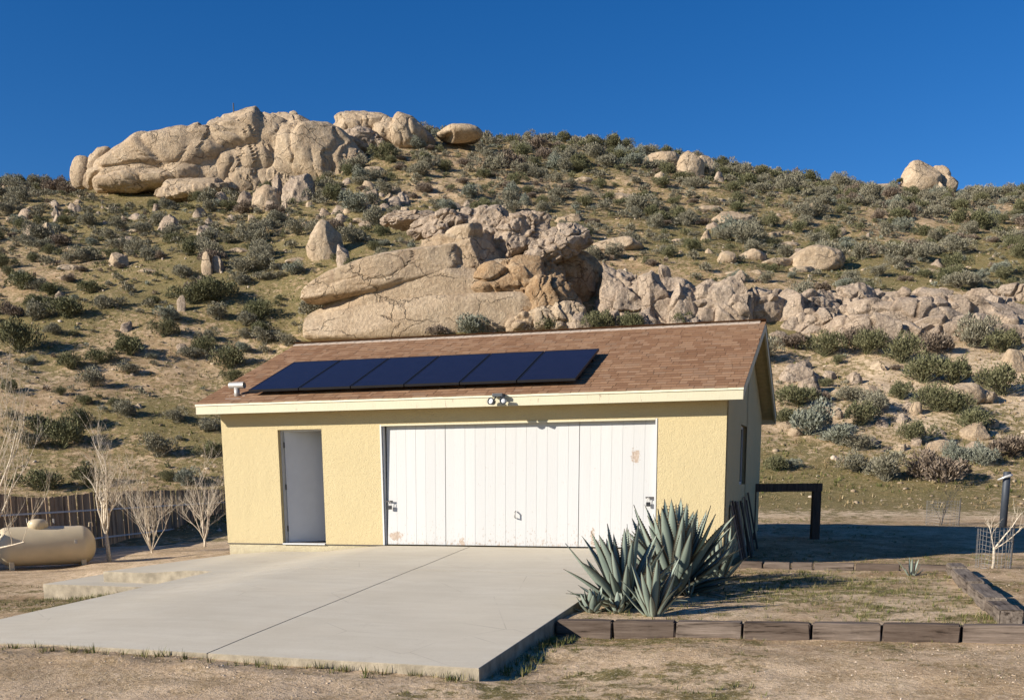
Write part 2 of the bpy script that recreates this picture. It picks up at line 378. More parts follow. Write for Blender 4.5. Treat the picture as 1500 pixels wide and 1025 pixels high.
mk_wood('tie_x', (.055, .04, .03), (.26, .205, .165), 0, .9, True); mk_wood('tie_y', (.055, .043, .034), (.29, .24, .195), 0, .9, True)
mk_wood('board_wood', (.26, .18, .11), (.52, .38, .26), 2, 1); mk_wood('dark_wood', (.045, .034, .03), (.12, .09, .075), 2, 1)
mk_wood('grey_wood', (.20, .155, .125), (.42, .35, .29), 2, 1)
plain('rail_grey', (.56, .54, .52), .6)
def mk_panel():
    g = NG('solar_glass', .25, .2); x = g.n('ShaderNodeTexCoord').outputs['Object']
    v = g.n('ShaderNodeTexBrick'); g.l(x, v.inputs['Vector']); v.offset = 0; v.inputs['Scale'].default_value = 1
    v.inputs['Brick Width'].default_value = .163; v.inputs['Row Height'].default_value = .163; v.inputs['Mortar Size'].default_value = .0016
    v.inputs['Color1'].default_value = (.013, .011, .020, 1); v.inputs['Color2'].default_value = (.015, .013, .024, 1); v.inputs['Mortar'].default_value = (.018, .02, .035, 1)
    g.l(v.outputs[0], g.b.inputs['Base Color']); MAT['solar_glass'] = g.m
mk_panel()
plain('black_metal', (.012, .012, .014), .45, .4); plain('galv', (.42, .40, .37), .5, .5, .3); plain('tank_paint', (.60, .49, .32), .42, .4, var=.07, sc=3)
plain('light_body', (.06, .065, .07), .4, .4); plain('lamp_lens', (.7, .7, .68), .2, .5)
plain('rust_steel', (.05, .045, .045), .6, .4, .3); plain('pipe_blue', (.05, .058, .072), .55, .35, .2); plain('window_dark', (.02, .022, .025), .1, .5)
plain('faucet_metal', (.62, .6, .56), .4, .5, .4); plain('interior', (.16, .15, .14), .9); plain('wire', (.22, .21, .2), .5, .4, .6)
def mk_leafy(name, stops, rough=.85, trans=.0):
    g = NG(name, rough, .12); r = g.islrand(); o = g.objrand()
    c = g.ramp(r, stops); c = g.mix(g.math('MULTIPLY', o, .45), c, g.mix(.4, c, (.17, .135, .085))); g.col(c); MAT[name] = g.m
mk_leafy('sage_grey', [(0, (.10, .094, .062)), (.5, (.21, .195, .135)), (1, (.36, .335, .25))])
mk_leafy('sage_green', [(0, (.056, .060, .028)), (.5, (.125, .128, .062)), (1, (.235, .225, .125))])
mk_leafy('brush_brown', [(0, (.09, .066, .048)), (.5, (.19, .145, .11)), (1, (.33, .265, .205))])
mk_leafy('sage_silver', [(0, (.13, .14, .105)), (.5, (.22, .235, .18)), (1, (.33, .34, .275))])
mk_leafy('grass_mix', [(0, (.045, .068, .014)), (.45, (.10, .12, .030)), (.75, (.20, .175, .065)), (1, (.36, .28, .15))])
mk_leafy('straw_mix', [(0, (.17, .115, .055)), (.5, (.30, .22, .115)), (1, (.46, .36, .21))])
mk_leafy('pebble', [(0, (.22, .16, .10)), (.6, (.44, .34, .24)), (1, (.60, .50, .39))])
g = NG('bark', .85, .15); g.col(g.ramp(g.noise(30, 4), [(.3, (.42, .34, .24)), (.7, (.74, .65, .52))])); MAT['bark'] = g.m
g = NG('bark_pale', .85, .15); g.col(g.ramp(g.noise(24, 4), [(.3, (.30, .25, .19)), (.7, (.56, .50, .42))])); MAT['bark_pale'] = g.m
def mk_agave():
    g = NG('agave_leaf', .62, .3); r = g.objrand(); o = g.n('ShaderNodeTexCoord').outputs['Object']
    n = g.noise(1.0, 5, .6, vec=g.scaled(o, (14, 14, 2.5)))
    c = g.mix(r, (.15, .19, .155), (.24, .285, .24)); c = g.mix(g.ramp(n, [(.3, 0.0), (.7, .5)]), c, (.30, .35, .27))
    e = g.attr('edge'); c = g.mix(e, c, (.10, .065, .04)); g.col(c); MAT['agave_leaf'] = g.m
mk_agave()

# ------------------------------------------------------------------ terrain sheet
def axis(segs):
    out = [segs[0][0]]
    for a, b, st in segs:
        n = max(1, int(round((b - a) / st))); out += list(np.linspace(a, b, n + 1)[1:])
    return np.array(out)
wa = axis([(-120, -20, 20), (-20, 3, 2.3), (3, 5, .25), (5, 13.5, .075), (13.5, 32, .2), (32, 60, .33), (60, 125, .5), (125, 200, 5), (200, 900, 50)])
ua = axis([(-700, -130, 57), (-130, -64, 4), (-64, -22, .6), (-22, -8, .3), (-8, 7, .09), (7, 22, .3), (22, 62, .6), (62, 130, 4), (130, 700, 57)])
U, Wg = np.meshgrid(ua, wa, indexing='xy')
TX = CAM[0] + U * RT[0] + Wg * FW[0]; TY = CAM[1] + U * RT[1] + Wg * FW[1]
TZ = terrain(TX, TY)
# ruts and loose spoil along the front of the slab
def berm(x, y): return .05 * np.exp(-((y + 9.25 - .10 * np.sin(x * 1.7)) / .16)**2) * (x < 8.2) * (x > -2) * (.5 + .8 * vnoise(x * 2.1, y * 3))
TZ = TZ + berm(TX, TY) + .035 * sst(14, 8, Wg) * np.abs(fbm(TX / .5, TY / .16, o=3)) * sst(.15, -.3, fbm(TX / 3, TY / 3 + 3)) 
ny, nx = TX.shape
idx = np.arange(ny * nx).reshape(ny, nx)
TF = np.stack([idx[:-1, :-1], idx[:-1, 1:], idx[1:, 1:], idx[1:, :-1]], -1).reshape(-1, 4)
tme = npmesh('ground', np.stack([TX, TY, TZ], -1).reshape(-1, 3), TF, True)
def green_of(x, y):
    u, w = uw(x, y)
    gno = fbm(x / 7, y / 7 + 30, o=4)
    gr = .62 + .55 * gno
    gr = gr + .10 * sst(40, 70, w) - .12 * sst(88, 105, w) - .26 * sst(5, 16, u) * np.exp(-((w - 47) / 9)**2)
    strip = np.exp(-((w - 36.0) / 1.6)**2) * (u > 2)
    near = sst(34, 26, w)
    gr = gr * (1 - near) + near * (.31 + .46 * fbm(x / 2.2, y / 1.5 + 8, o=3))
    gr = gr + strip * .25
    front = (y < -6.2) & (w < 16)
    gr = np.where(front & (x < 7.6), gr - .3, gr)
    gr = np.where((x < 0) & (w < 30) & (y > -2), gr - .5, gr)
    gr = np.where((x < 1.6) & (y < -3.6) & (y > -7.8), gr + .38, gr)
    gr = np.where((x > 8.0) & (x < 10.4) & (y < -6.4) & (y > -9.5), gr + .24, gr)
    return np.clip(gr, 0, 1)
def pale_of(x, y):
    u, w = uw(x, y)
    p = .25 + .35 * fbm(x / 5, y / 5 + 70, o=3)
    road = np.exp(-((w - 31.5) / 2.2)**2) * (u > -1)
    bare = sst(6, 16, u) * np.exp(-((w - 47) / 9)**2) * .75
    left = ((x < 0) & (w < 34) & (y > -3)) * .5
    fr = sst(-5.5, -8, y) * (w < 14) * np.where(x < 8.3, .5, .25)
    return np.clip(p + road * .8 + bare + left + fr, 0, 1)
for nm, fn in (('green', green_of), ('pale', pale_of)):
    a = tme.attributes.new(nm, 'FLOAT', 'POINT'); a.data.foreach_set('value', fn(TX, TY).ravel().astype(np.float32))
ground = link('ground', tme, MAT['earth']); tag(ground, kind='structure')

# ------------------------------------------------------------------ concrete driveway
def slab_z(x, y):
    z = .051 * y - .006 - .135 * sst(3.3, 1.7, x) * sst(-9, -2.0, y) - .06 * sst(1.2, 0, x) - .05 * sst(4, 1.5, x) * sst(-3, -8, y)
    return z
drive = empty('driveway', (5, -4, -.2)); tag(drive, kind='structure')
def slab_piece(name, poly, parent, zf=slab_z, thick=.22, div=.22, mat='concrete'):
    """a cast slab: top follows zf, sides go down"""
    bm = bmesh.new(); vs = [bm.verts.new((x, y, 0)) for x, y in poly]; bm.faces.new(vs)
    xs = [p[0] for p in poly]; ys = [p[1] for p in poly]
    for k in range(1, int((max(xs) - min(xs)) / div)):
        bmesh.ops.bisect_plane(bm, geom=bm.verts[:] + bm.edges[:] + bm.faces[:], plane_co=(min(xs) + k * div, 0, 0), plane_no=(1, 0, 0))
    for k in range(1, int((max(ys) - min(ys)) / div)):
        bmesh.ops.bisect_plane(bm, geom=bm.verts[:] + bm.edges[:] + bm.faces[:], plane_co=(0, min(ys) + k * div, 0), plane_no=(0, 1, 0))
    be = [e for e in bm.edges if len(e.link_faces) == 1]
    for v in bm.verts:
        v.co.z = float(zf(v.co.x, v.co.y)) + .004 * float(vnoise(v.co.x * .9, v.co.y * .9))
    r = bmesh.ops.extrude_edge_only(bm, edges=be)
    nv = [g for g in r['geom'] if isinstance(g, bmesh.types.BMVert)]
    for v in nv: v.co.z -= thick
    bmesh.ops.recalc_face_normals(bm, faces=bm.faces)
    # ease the arris
    top = [e for e in bm.edges if len(e.link_faces) == 2 and abs(e.link_faces[0].normal.z - e.link_faces[1].normal.z) > .5]
    bmesh.ops.bevel(bm, geom=top, offset=.005, segments=2, affect='EDGES')
    me = bpy.data.meshes.new(name); bm.to_mesh(me); bm.free()
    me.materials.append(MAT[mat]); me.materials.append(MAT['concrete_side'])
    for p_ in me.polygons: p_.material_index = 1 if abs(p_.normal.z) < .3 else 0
    o = link(name, me, None, parent)
    if parent is not None: o.matrix_parent_inverse = Matrix.Translation(-parent.location)
    return o
jx = lambda y: 4.83 - .065 * y
G = .004
yj = -3.02; yf = -8.86
slab_piece('slab_panel', [(jx(yj) + G, yj - G), (jx(yf) + G, yf + .12), (8.12, yf + .05), (8.1, yj - G)], drive)
slab_piece('slab_panel', [(1.48, yj - G), (1.62, -7.0), (1.75, yf + .2), (jx(yf) - G, yf + .12), (jx(yj) - G, yj - G)], drive)
slab_piece('slab_panel', [(jx(yj) + G, yj + G), (8.1, yj + G), (8.1, -.03), (jx(0) + G, -.03)], drive)
slab_piece('slab_panel', [(jx(yj) - G, yj + G), (jx(0) - G, -.03), (.12, -.03), (-.72, -2.6), (1.46, -2.72), (1.48, yj + G)], drive)
pad = slab_piece('concrete_pad', [(-1.42, -3.2), (1.40, -3.24), (1.40, -2.4), (-.3, -.6), (-1.8, -1.0)], None, lambda x, y: -.50 + 0 * x, .34)
tag(pad, kind='structure')

# ------------------------------------------------------------------ garage
W, L = 9.156, 6.745; D, SL, SR = .385, .25, .28; ZT, ZB, ZR = 2.4905, 2.3125, 3.9524
XD0, XD1, ZD = 1.161, 2.041, 2.0325; XG0, XG1, ZG = 3.1765, 8.0565, 2.085
SLOPE = (ZR - ZT) / (L / 2 + D); ROOFA = math.atan(SLOPE)
garage = empty('garage', (0, 0, 0)); tag(garage, 'pale yellow stucco garage with brown shingle roof and wide white plank doors', 'garage')
def ztop(y): return ZT + SLOPE * (min(y, L - y) + D) - .16
def front_wall():
    mb = MB(); zt = ztop(0); T = .2
    xs = sorted([0, W, XD0, XD1, XG0, XG1]); zs = sorted([0, ZD, ZG, zt])
    op = [(XD0, XD1, 0, ZD), (XG0, XG1, 0, ZG)]
    for i in range(len(xs) - 1):
        for k in range(len(zs) - 1):
            xm = (xs[i] + xs[i + 1]) / 2; zm = (zs[k] + zs[k + 1]) / 2
            if any(a < xm < b and c < zm < d for a, b, c, d in op): continue
            mb.quad((xs[i], 0, zs[k]), (xs[i + 1], 0, zs[k]), (xs[i + 1], 0, zs[k + 1]), (xs[i], 0, zs[k + 1]))
            mb.quad((xs[i + 1], T, zs[k]), (xs[i], T, zs[k]), (xs[i], T, zs[k + 1]), (xs[i + 1], T, zs[k + 1]))
    for a, b, c, d in op:
        mb.quad((a, 0, c), (a, 0, d), (a, T, d), (a, T, c)); mb.quad((b, 0, d), (b, 0, c), (b, T, c), (b, T, d)); mb.quad((a, 0, d), (b, 0, d), (b, T, d), (a, T, d))
    for a, b in ((0, XD0), (XD1, XG0), (XG1, W)): mb.quad((a, 0, 0), (a, T, 0), (b, T, 0), (b, 0, 0))
    return mb.build('wall', MAT['stucco'], garage)
front_wall()
YW0, YW1, ZW0, ZW1 = 2.3, 3.45, 1.02, 2.08          # window in the side wall
def gable(x, out, win):
    mb = MB(); T = .2 * (-out); ya, yb = .2, L - .0
    def top(y): return ztop(y)
    ys = [ya, YW0, YW1, L / 2, yb]
    for xx in (x, x + T):
        for a, b in zip(ys[:-1], ys[1:]):
            if win and abs(a - YW0) < 1e-6:
                mb.quad((xx, a, 0), (xx, b, 0), (xx, b, ZW0), (xx, a, ZW0)); mb.quad((xx, a, ZW1), (xx, b, ZW1), (xx, b, top(b)), (xx, a, top(a)))
            else: mb.quad((xx, a, 0), (xx, b, 0), (xx, b, top(b)), (xx, a, top(a)))
    if win:
        p = [(YW0, ZW0), (YW1, ZW0), (YW1, ZW1), (YW0, ZW1)]
        for i in range(4):
            (a, b), (c, d) = p[i], p[(i + 1) % 4]; mb.quad((x, a, b), (x, c, d), (x + T, c, d), (x + T, a, b))
    return mb.build('wall', MAT['stucco'], garage)
gable(W, 1, True); gable(0, -1, False)
mb = MB(); mb.box((.2, L - .2, 0), (W - .2, L - .003, ztop(L))); mb.build('wall', MAT['stucco'], garage)
mb = MB(); mb.box((W - .11, YW0, ZW0), (W - .07, YW0 + .06, ZW1)); mb.box((W - .11, YW1 - .06, ZW0), (W - .07, YW1, ZW1)); mb.box((W - .11, YW0 + .06, ZW0), (W - .07, YW1 - .06, ZW0 + .05)); mb.box((W - .11, YW0 + .06, ZW1 - .05), (W - .07, YW1 - .06, ZW1))
win = mb.build('window', MAT['trim_white'], garage)
mb = MB(); mb.box((W - .095, YW0 + .06, ZW0 + .05), (W - .085, YW1 - .06, ZW1 - .05)); mb.build('pane', MAT['window_dark'], win)
mb = MB(); mb.box((.02, .015, -.7), (W - .02, L - .02, -.012)); mb.build('foundation', MAT['stucco_base'], garage)
mb = MB(); mb.box((-.006, -.008, -.014), (XG0 - .002, .03, -.001)); mb.box((XG1 + .002, -.008, -.014), (W + .006, .03, -.001)); mb.build('weep_screed', MAT['rust_steel'], garage)
# interior floor and dark back so the open door looks into a room
mb = MB(); mb.box((.21, .205, -.008), (W - .21, L - .21, -.002)); mb.build('floor', MAT['interior'], garage)
# roof deck
roof_e = L / 2 + D
mb = MB()
for sgn in (1, -1):
    yy = (lambda y: y) if sgn == 1 else (lambda y: L - y)
    for dz in (-.012, -.10):
        mb.quad((-SL, yy(-D), ZT + dz), (W + SR, yy(-D), ZT + dz), (W + SR, yy(L / 2), ZR + dz), (-SL, yy(L / 2), ZR + dz))
    for x in (-SL, W + SR):
        mb.quad((x, yy(-D), ZT - .10), (x, yy(-D), ZT - .012), (x, yy(L / 2), ZR - .012), (x, yy(L / 2), ZR - .10))
roof = mb.build('roof', MAT['soffit_paint'], garage)
# fascias: front, back, four rakes
def fascia(name, a, b, h, t, mat):
    a = Vector(a); b = Vector(b); mb = MB(); d = (b - a).normalized(); n = Vector((0, 0, 1)).cross(d).normalized()
    if abs(d.z) > .05: n = Vector((1, 0, 0))
    c = [a, b, b - Vector((0, 0, h)), a - Vector((0, 0, h))]
    k = len(mb.v); mb.v += [tuple(p) for p in c] + [tuple(p + n * t) for p in c]
    mb.f += [(0, 1, 2, 3), (7, 6, 5, 4), (0, 4, 5, 1), (1, 5, 6, 2), (2, 6, 7, 3), (3, 7, 4, 0)]
    return mb.build(name, MAT[mat], garage)
fascia('fascia', (-SL, -D, ZT - .035), (W + SR, -D, ZT - .035), ZT - .035 - ZB, .035, 'fascia_paint')
mb = MB(); mb.box((-SL - .004, -D - .016, ZT - .036), (W + SR + .004, -D + .05, ZT - .004)); mb.build('drip_edge', MAT['drip_metal'], garage)
fascia('fascia', (W + SR, L + D, ZT - .015), (-SL, L + D, ZT - .015), .175, .035, 'fascia_paint')
for x, t in ((W + SR, -.035), (-SL, .035)):
    for y0, y1 in ((-D + .037, L / 2), (L + D - .037, L / 2)):
        z0 = ZT + SLOPE * .037 - .013
        o = fascia('rake_board', (x + .002 * (1 if x > 0 else -1), y0, z0), (x + .002 * (1 if x > 0 else -1), y1, ZR - .013), .155, t, 'fascia_paint')
# shingles: laminated tabs in courses
EXPO = .143; SLEN = math.hypot(L / 2 + D, ZR - ZT); NC = int(SLEN / EXPO)
def tab_mesh(w, h=.30, t=.007):
    mb = MB(); mb.v = [(0, 0, 0), (w, 0, 0), (w, h, -.004), (0, h, -.004), (0, 0, t), (w, 0, t), (w, h, -.002), (0, h, -.002)]
    mb.f = [(0, 1, 5, 4), (4, 5, 6, 7), (1, 2, 6, 5), (0, 4, 7, 3)]; mb.band = [0, 0, 1, 1, 0, 0, 1, 1]; return mb
def add_band(me, b):
    a = me.attributes.new('band', 'FLOAT', 'POINT'); a.data.foreach_set('value', np.array(b, np.float32)); return me
TABW = [.10, .13, .16, .20, .25]; tabm = [[add_band(tab_mesh(w - .004, t=t).mesh('shingle'), [0, 0, 1, 1, 0, 0, 1, 1]) for t in (.0075, .0125)] for w in TABW]
for row in tabm:
    for m in row: m.materials.append(MAT['shingle_one'])
RM = Matrix.Translation((0, -D - .02, ZT - .004)) @ Matrix.Rotation(ROOFA, 4, 'X')
rs = random.Random(5); tabs = []
for c in range(NC + 1):
    x = -SL - .01; y = c * EXPO
    while x < W + SR - .02:
        k = rs.choices(range(5), (1, 2, 3, 3, 1.5))[0]; w = min(TABW[k], W + SR + .01 - x)
        tabs.append((c, x, y + rs.uniform(-.004, .004), k, w, rs.random() < .5)); x += w
# the tabs in plain sight nearest the camera become objects
def tab_key(t):
    c, x, y, k, w, hi = t; p = RM @ Vector((x, y, 0)); q = np.array(p) - CAM
    under = (.72 < x < 6.72) and (.3 < y < 2.2)
    return (np.linalg.norm(q) - 1.2 * w * 10) + (100 if under else 0) + (50 if w < .1 else 0) + (200 if w not in TABW else 0)
order = sorted(range(len(tabs)), key=lambda i: tab_key(tabs[i])); own = set(order[:290])
many = MB(); mband = []
for i, (c, x, y, k, w, hi) in enumerate(tabs):
    mt = RM @ Matrix.Translation((x, y, .002))
    if i in own:
        o = link('shingle', tabm[k][1 if hi else 0], None, roof); o.matrix_local = mt
    else:
        t = tab_mesh(max(w - .004, .02), .30 if c < NC else .05, .0125 if hi else .0075); n = len(many.v); mband += t.band if c < NC else [0] * 8; many.v += [tuple(mt @ Vector(v)) for v in t.v]; many.f += [tuple(n + j for j in f) for f in t.f]
RB = Matrix.Translation((0, L + D + .02, ZT - .004)) @ Matrix.Rotation(math.pi, 4, 'Z') @ Matrix.Rotation(ROOFA, 4, 'X')
for c in range(NC + 1):
    x = -W - SR - .01
    while x < SL:
        w = min(.33, SL + .01 - x); t = tab_mesh(max(w - .004, .02), .3 if c < NC else .05, rs.choice((.0075, .0125))); mt = RB @ Matrix.Translation((x, c * EXPO, .002)); n = len(many.v)
        mband += t.band if c < NC else [0] * 8; many.v += [tuple(mt @ Vector(v)) for v in t.v]; many.f += [tuple(n + j for j in f) for f in t.f]; x += w
sf = many.build('shingle_field', MAT['shingle_many'], roof); add_band(sf.data, mband); tag(sf, kind='stuff')
x = -SL - .01; capm = MB()
a = .15
capm.v = [(0, -a, -a * SLOPE), (0, 0, 0), (0, a, -a * SLOPE), (.205, -a, -a * SLOPE), (.205, 0, 0), (.205, a, -a * SLOPE)]
capm.v += [(p[0], p[1], p[2] + .016) for p in capm.v]; capm.f = [(6, 7, 10, 9), (7, 8, 11, 10), (0, 1, 7, 6), (1, 2, 8, 7), (4, 3, 9, 10), (5, 4, 10, 11), (3, 0, 6, 9), (2, 5, 11, 8)]
capme = capm.mesh('ridge_cap'); capme.materials.append(MAT['ridge_cap'])
while x < W + SR - .2:
    o = link('ridge_cap', capme, None, roof); o.location = (x, L / 2, ZR + .012); o.rotation_euler = (0, R(-1.2), 0); x += .2
# garage door of vertical planks, leaning in a little at the top
gdoor = empty('garage_door', (0, 0, 0)); gdoor.parent = garage
NPL = 26; DX0, DX1 = XG0 + .075, XG1 - .035; pw = (DX1 - DX0) / NPL; TOPZ = ZG - .012
lean = math.atan((.105 - .03) / TOPZ)
mb = MB(); mb.box((0, 0, 0), (pw - .0022, .022, TOPZ - .015)); plm = mb.mesh('plank', bevel=.0015); plm.materials.append(MAT['plank_paint'])
for i in range(NPL):
    o = link('plank', plm, None, gdoor); seam = .008 if i in (6, 19) else 0
    o.location = (DX0 + i * pw + .002 + (seam if i in (6, 19) else 0), .03 + random.uniform(0, .003), .014); o.rotation_euler = (-lean + random.uniform(-.0006, .0006), 0, random.uniform(-.004, .004))
mb = MB(); mb.box((DX0, .125, .02), (DX1, .14, TOPZ)); mb.build('door_backing', MAT['interior'], gdoor)
mb = MB(); mb.box((XG0 + .002, -.012, .0), (XG0 + .03, .06, ZG - .003)); mb.box((XG0 + .038, .015, .0), (XG0 + .055, .10, ZG - .003)); mb.build('door_jamb', MAT['trim_white'], garage)
mb = MB(); mb.box((XG1 - .03, -.012, .0), (XG1 - .002, .10, ZG - .003)); mb.build('door_jamb', MAT['trim_white'], garage)
mb = MB(); mb.box((XG0 + .03, -.014, ZG - .028), (XG1 - .03, .02, ZG - .002)); mb.build('door_header', MAT['fascia_paint'], garage)
def padlock(x, z, sx):
    p = empty('hasp', (x, .005, z)); p.parent = gdoor
    mb = MB(); mb.box((-.09 if sx > 0 else -.05, 0, .015), (.05 if sx > 0 else .09, .008, .04)); mb.build('hasp_strap', MAT['rust_steel'], p)
    mb = MB(); mb.tube([(-.022, -.018, -.05), (-.022, -.018, .0), (-.016, -.018, .018), (0, -.018, .026), (.016, -.018, .018), (.022, -.018, .0), (.022, -.018, -.05)], .0055, 6)
    mb.tube([(0, .01, .026), (0, -.03, .026)], .007, 6); mb.build('shackle', MAT['galv'], p)
    mb = MB(); mb.box((-.035, -.034, -.115), (.035, -.004, -.045)); mb.build('lock_body', MAT['black_metal'], p, bevel=.008)
padlock(3.33, .74, 1); padlock(7.93, .80, -1)
mb = MB(); mb.tube([(5.645, .03, .60), (5.645, -.03, .585), (5.645, -.035, .50), (5.645, .03, .485)], .012, 8); mb.build('pull_handle', MAT['galv'], gdoor, True)
# entry door, standing open into the room
edoor = empty('entry_door', (XD0 + .045, .15, .02)); edoor.parent = garage; edoor.rotation_euler = (0, 0, R(42))
mb = MB(); mb.box((0, 0, 0), (.86, .042, ZD - .03)); mb.build('door_leaf', MAT['door_grey'], edoor, bevel=.004)
for z in (.25, 1.0, 1.75):
    mb = MB(); mb.tube([(-.012, -.006, z - .05), (-.012, -.006, z + .05)], .011, 8); mb.build('hinge', MAT['rust_steel'], edoor)
mb = MB(); mb.lathe([(.012, 0), (.012, .03), (.028, .04), (.03, .055), (.02, .068)], 16, Matrix.Translation((.79, 0, .95)) @ Matrix.Rotation(R(90), 4, 'X')); mb.build('knob', MAT['galv'], edoor, True)
mb = MB(); mb.box((XD0 + .002, .09, .0), (XD0 + .025, .198, ZD - .002)); mb.box((XD1 - .025, .09, 0), (XD1 - .002, .198, ZD - .002)); mb.box((XD0 + .025, .09, ZD - .025), (XD1 - .025, .198, ZD - .002)); mb.build('door_frame', MAT['trim_white'], garage)
mb = MB(); mb.box((XD0 + .01, -.03, -.012), (XD1 - .01, .20, .012)); mb.build('threshold', MAT['trim_white'], garage)

# ------------------------------------------------------------------ things on the roof
PWD, PLN = 1.0, 1.80
px0 = .70; names_p = ['solar panel beside the roof vent pipe, first of the row', 'solar panel second in the row counted from the roof vent', 'solar panel third in the row counted from the roof vent',
    'solar panel fourth in the row counted from the roof vent', 'solar panel fifth in the row, between fourth and the bare shingle end', 'solar panel at the end of the row beside the wide bare shingles']
pf = MB(); fw = .018
pf.box((0, 0, 0), (PWD - .012, fw, .04)); pf.box((0, PLN - fw, 0), (PWD - .012, PLN, .04)); pf.box((0, fw, 0), (fw, PLN - fw, .04)); pf.box((PWD - .012 - fw, fw, 0), (PWD - .012, PLN - fw, .04))
pfm = pf.mesh('frame'); pfm.materials.append(MAT['black_metal'])
pg = MB(); pg.box((fw, fw, .006), (PWD - .012 - fw, PLN - fw, .0365)); pgm = pg.mesh('glass_sheet'); pgm.materials.append(MAT['solar_glass'])
pr = MB(); pr.box((.02, .36, -.075), (PWD - .03, .40, -.002)); pr.box((.02, PLN - .42, -.075), (PWD - .03, PLN - .38, -.002)); prm = pr.mesh('mounting_rail'); prm.materials.append(MAT['black_metal'])
for i in range(6):
    e = empty('solar_panel'); e.matrix_world = RM @ Matrix.Translation((px0 + i * 1.008, .33, .095))
    for nm, me in (('frame', pfm), ('glass_sheet', pgm), ('mounting_rail', prm)): link(nm, me, None, e)
    tag(e, 'dark blue ' + names_p[i], 'solar panel', 'row of solar panels on the roof')
v = empty('roof_vent', tuple(RM @ Vector((.38, .42, .0)))); tag(v, 'short metal roof vent pipe with round T cap beside solar panels', 'vent')
mb = MB(); mb.lathe([(.05, -.03), (.05, .15)], 16); mb.build('pipe', MAT['galv'], v, True)
mb = MB(); mb.tube([(-.14, 0, .19), (.16, 0, .19)], .058, 14, False); mb.tube([(-.14, 0, .19), (.16, 0, .19)], .052, 14, False); mb.build('cap', MAT['galv'], v, True)
mb = MB(); mb.box((-.16, -.16, -.006), (.16, .16, .006), Matrix.Rotation(ROOFA, 4, 'X')); mb.build('flashing', MAT['galv'], v)
fl = empty('floodlight', (5.52, -D - .012, 2.43)); tag(fl, 'small twin head floodlight fixed to the fascia above garage door', 'light')
mb = MB(); mb.box((-.09, -.13, .02), (.09, -.0, .075)); mb.build('housing', MAT['light_body'], fl, bevel=.01)
for s in (-1, 1):
    mb = MB(); mb.tube([(s * .04, -.08, .02), (s * .07, -.10, -.03)], .012, 8); mb.build('arm', MAT['light_body'], fl)
    mt = Matrix.Translation((s * .095, -.11, -.055)) @ Matrix.Rotation(R(78), 4, 'X') @ Matrix.Rotation(R(18 * s), 4, 'Y')
    mb = MB(); mb.lathe([(.02, -.06), (.045, -.04), (.058, .03), (.062, .05), (.05, .05), (.048, .03)], 16, mt); mb.build('lamp_head', MAT['light_body'], fl, True)
    mb = MB(); mb.lathe([(.046, .032), (.03, .04), (.005, .043)], 16, mt); mb.build('lens', MAT['lamp_lens'], fl, True)

# ------------------------------------------------------------------ rocks
_ico = {}
def ico(sub):
    if sub not in _ico:
        bm = bmesh.new(); bmesh.ops.create_icosphere(bm, subdivisions=sub, radius=1); bm.verts.ensure_lookup_table()
        _ico[sub] = (np.array([v.co[:] for v in bm.verts]), np.array([[v.index for v in f.verts] for f in bm.faces])); bm.free()
    return _ico[sub]
def rock_mesh(seed, dims, sub=4, planes=9, rough=.09, crack=.0, power=2.4, strata=0.0, keep=.78, taper=0.0, fold=0.0, cut=.85, cell=0.0, step=.12, joint=.10, squash=1.0):
    """granite boulder in metres: a rounded block, cut by joint planes, roughened and cracked"""
    r = np.random.default_rng(seed); n, f = ico(sub); dims = np.array(dims) / 2
    v = n / (np.abs(n)**power).sum(1, keepdims=True)**(1 / power)
    for k in range(planes):
        d = r.normal(size=3); d[2] = abs(d[2]) * .8; d /= np.linalg.norm(d); c = r.uniform(keep - .14, keep + .12)
        t = v @ d - c; v = v - np.maximum(t, 0)[:, None] * d * r.uniform(cut - .1, min(cut + .15, 1.0))
    o = r.random(3) * 60; q = v * 1.0 + o
    sc = dims / dims.mean()
    p = v * sc
    lo = fbm(p[:, 0] * 1.3 + o[0], p[:, 1] * 1.3 + o[1], p[:, 2] * 1.3 + o[2], o=3)
    hi = fbm(p[:, 0] * 4.5 + o[1], p[:, 1] * 4.5 + o[2], p[:, 2] * 4.5 + o[0], o=4)
    disp = rough * 1.6 * lo + rough * .75 * hi
    if crack:
        cn = fbm(p[:, 0] * .9 + o[2], p[:, 1] * .9 + o[0], p[:, 2] * .9 + o[1], o=3)
        disp = disp - crack * np.exp(-(cn / .028)**2) - crack * .7 * np.exp(-((cn - .23) / .02)**2)
    if strata:
        sn = p[:, 2] * 3.1 + .55 * lo + .25 * p[:, 0]
        disp = disp - strata * np.exp(-((sn - np.round(sn)) / .07)**2)
    if fold:
        wx = p[:, 0] * 1.5 + .8 * lo; fn_ = np.abs(fbm(wx * 1.6 + o[0] + .5 * p[:, 2], p[:, 1] * .8 + o[2], p[:, 2] * .55 + o[1], o=3))
        disp = disp - fold * np.exp(-(fn_ / .09)**2) + fold * .5 * fn_
    v = v + n * disp[:, None]
    if taper:
        k = 1 - abs(taper) * np.clip(-np.sign(taper) * v[:, 0] * .9 + .1, 0, 1)**1.3; v[:, 2] *= k; v[:, 1] *= .5 + .5 * k
    v = v * dims
    if cell:                                            # blocks parted by joints, each standing proud or back
        wv = .35 * cell * np.stack([fbm(v[:, a] / cell * .9 + o[a], v[:, b] / cell * .9, v[:, c] / cell * .9, o=2) for a, b, c in ((0, 1, 2), (1, 2, 0), (2, 0, 1))], 1)
        q = (v + wv) / cell * [1, 1, squash] + o; f1, f2, cid = worley(q[:, 0], q[:, 1], q[:, 2])
        dm = cell * (step * (cid - .5) * 2 * sst(.0, .16, f2 - f1) - joint * np.exp(-((f2 - f1) / .085)**2)); v = v + n * dm[:, None]
    return v, f
def rot_axis(axis, a):
    return np.array(Matrix.Rotation(a, 3, Vector(axis)))
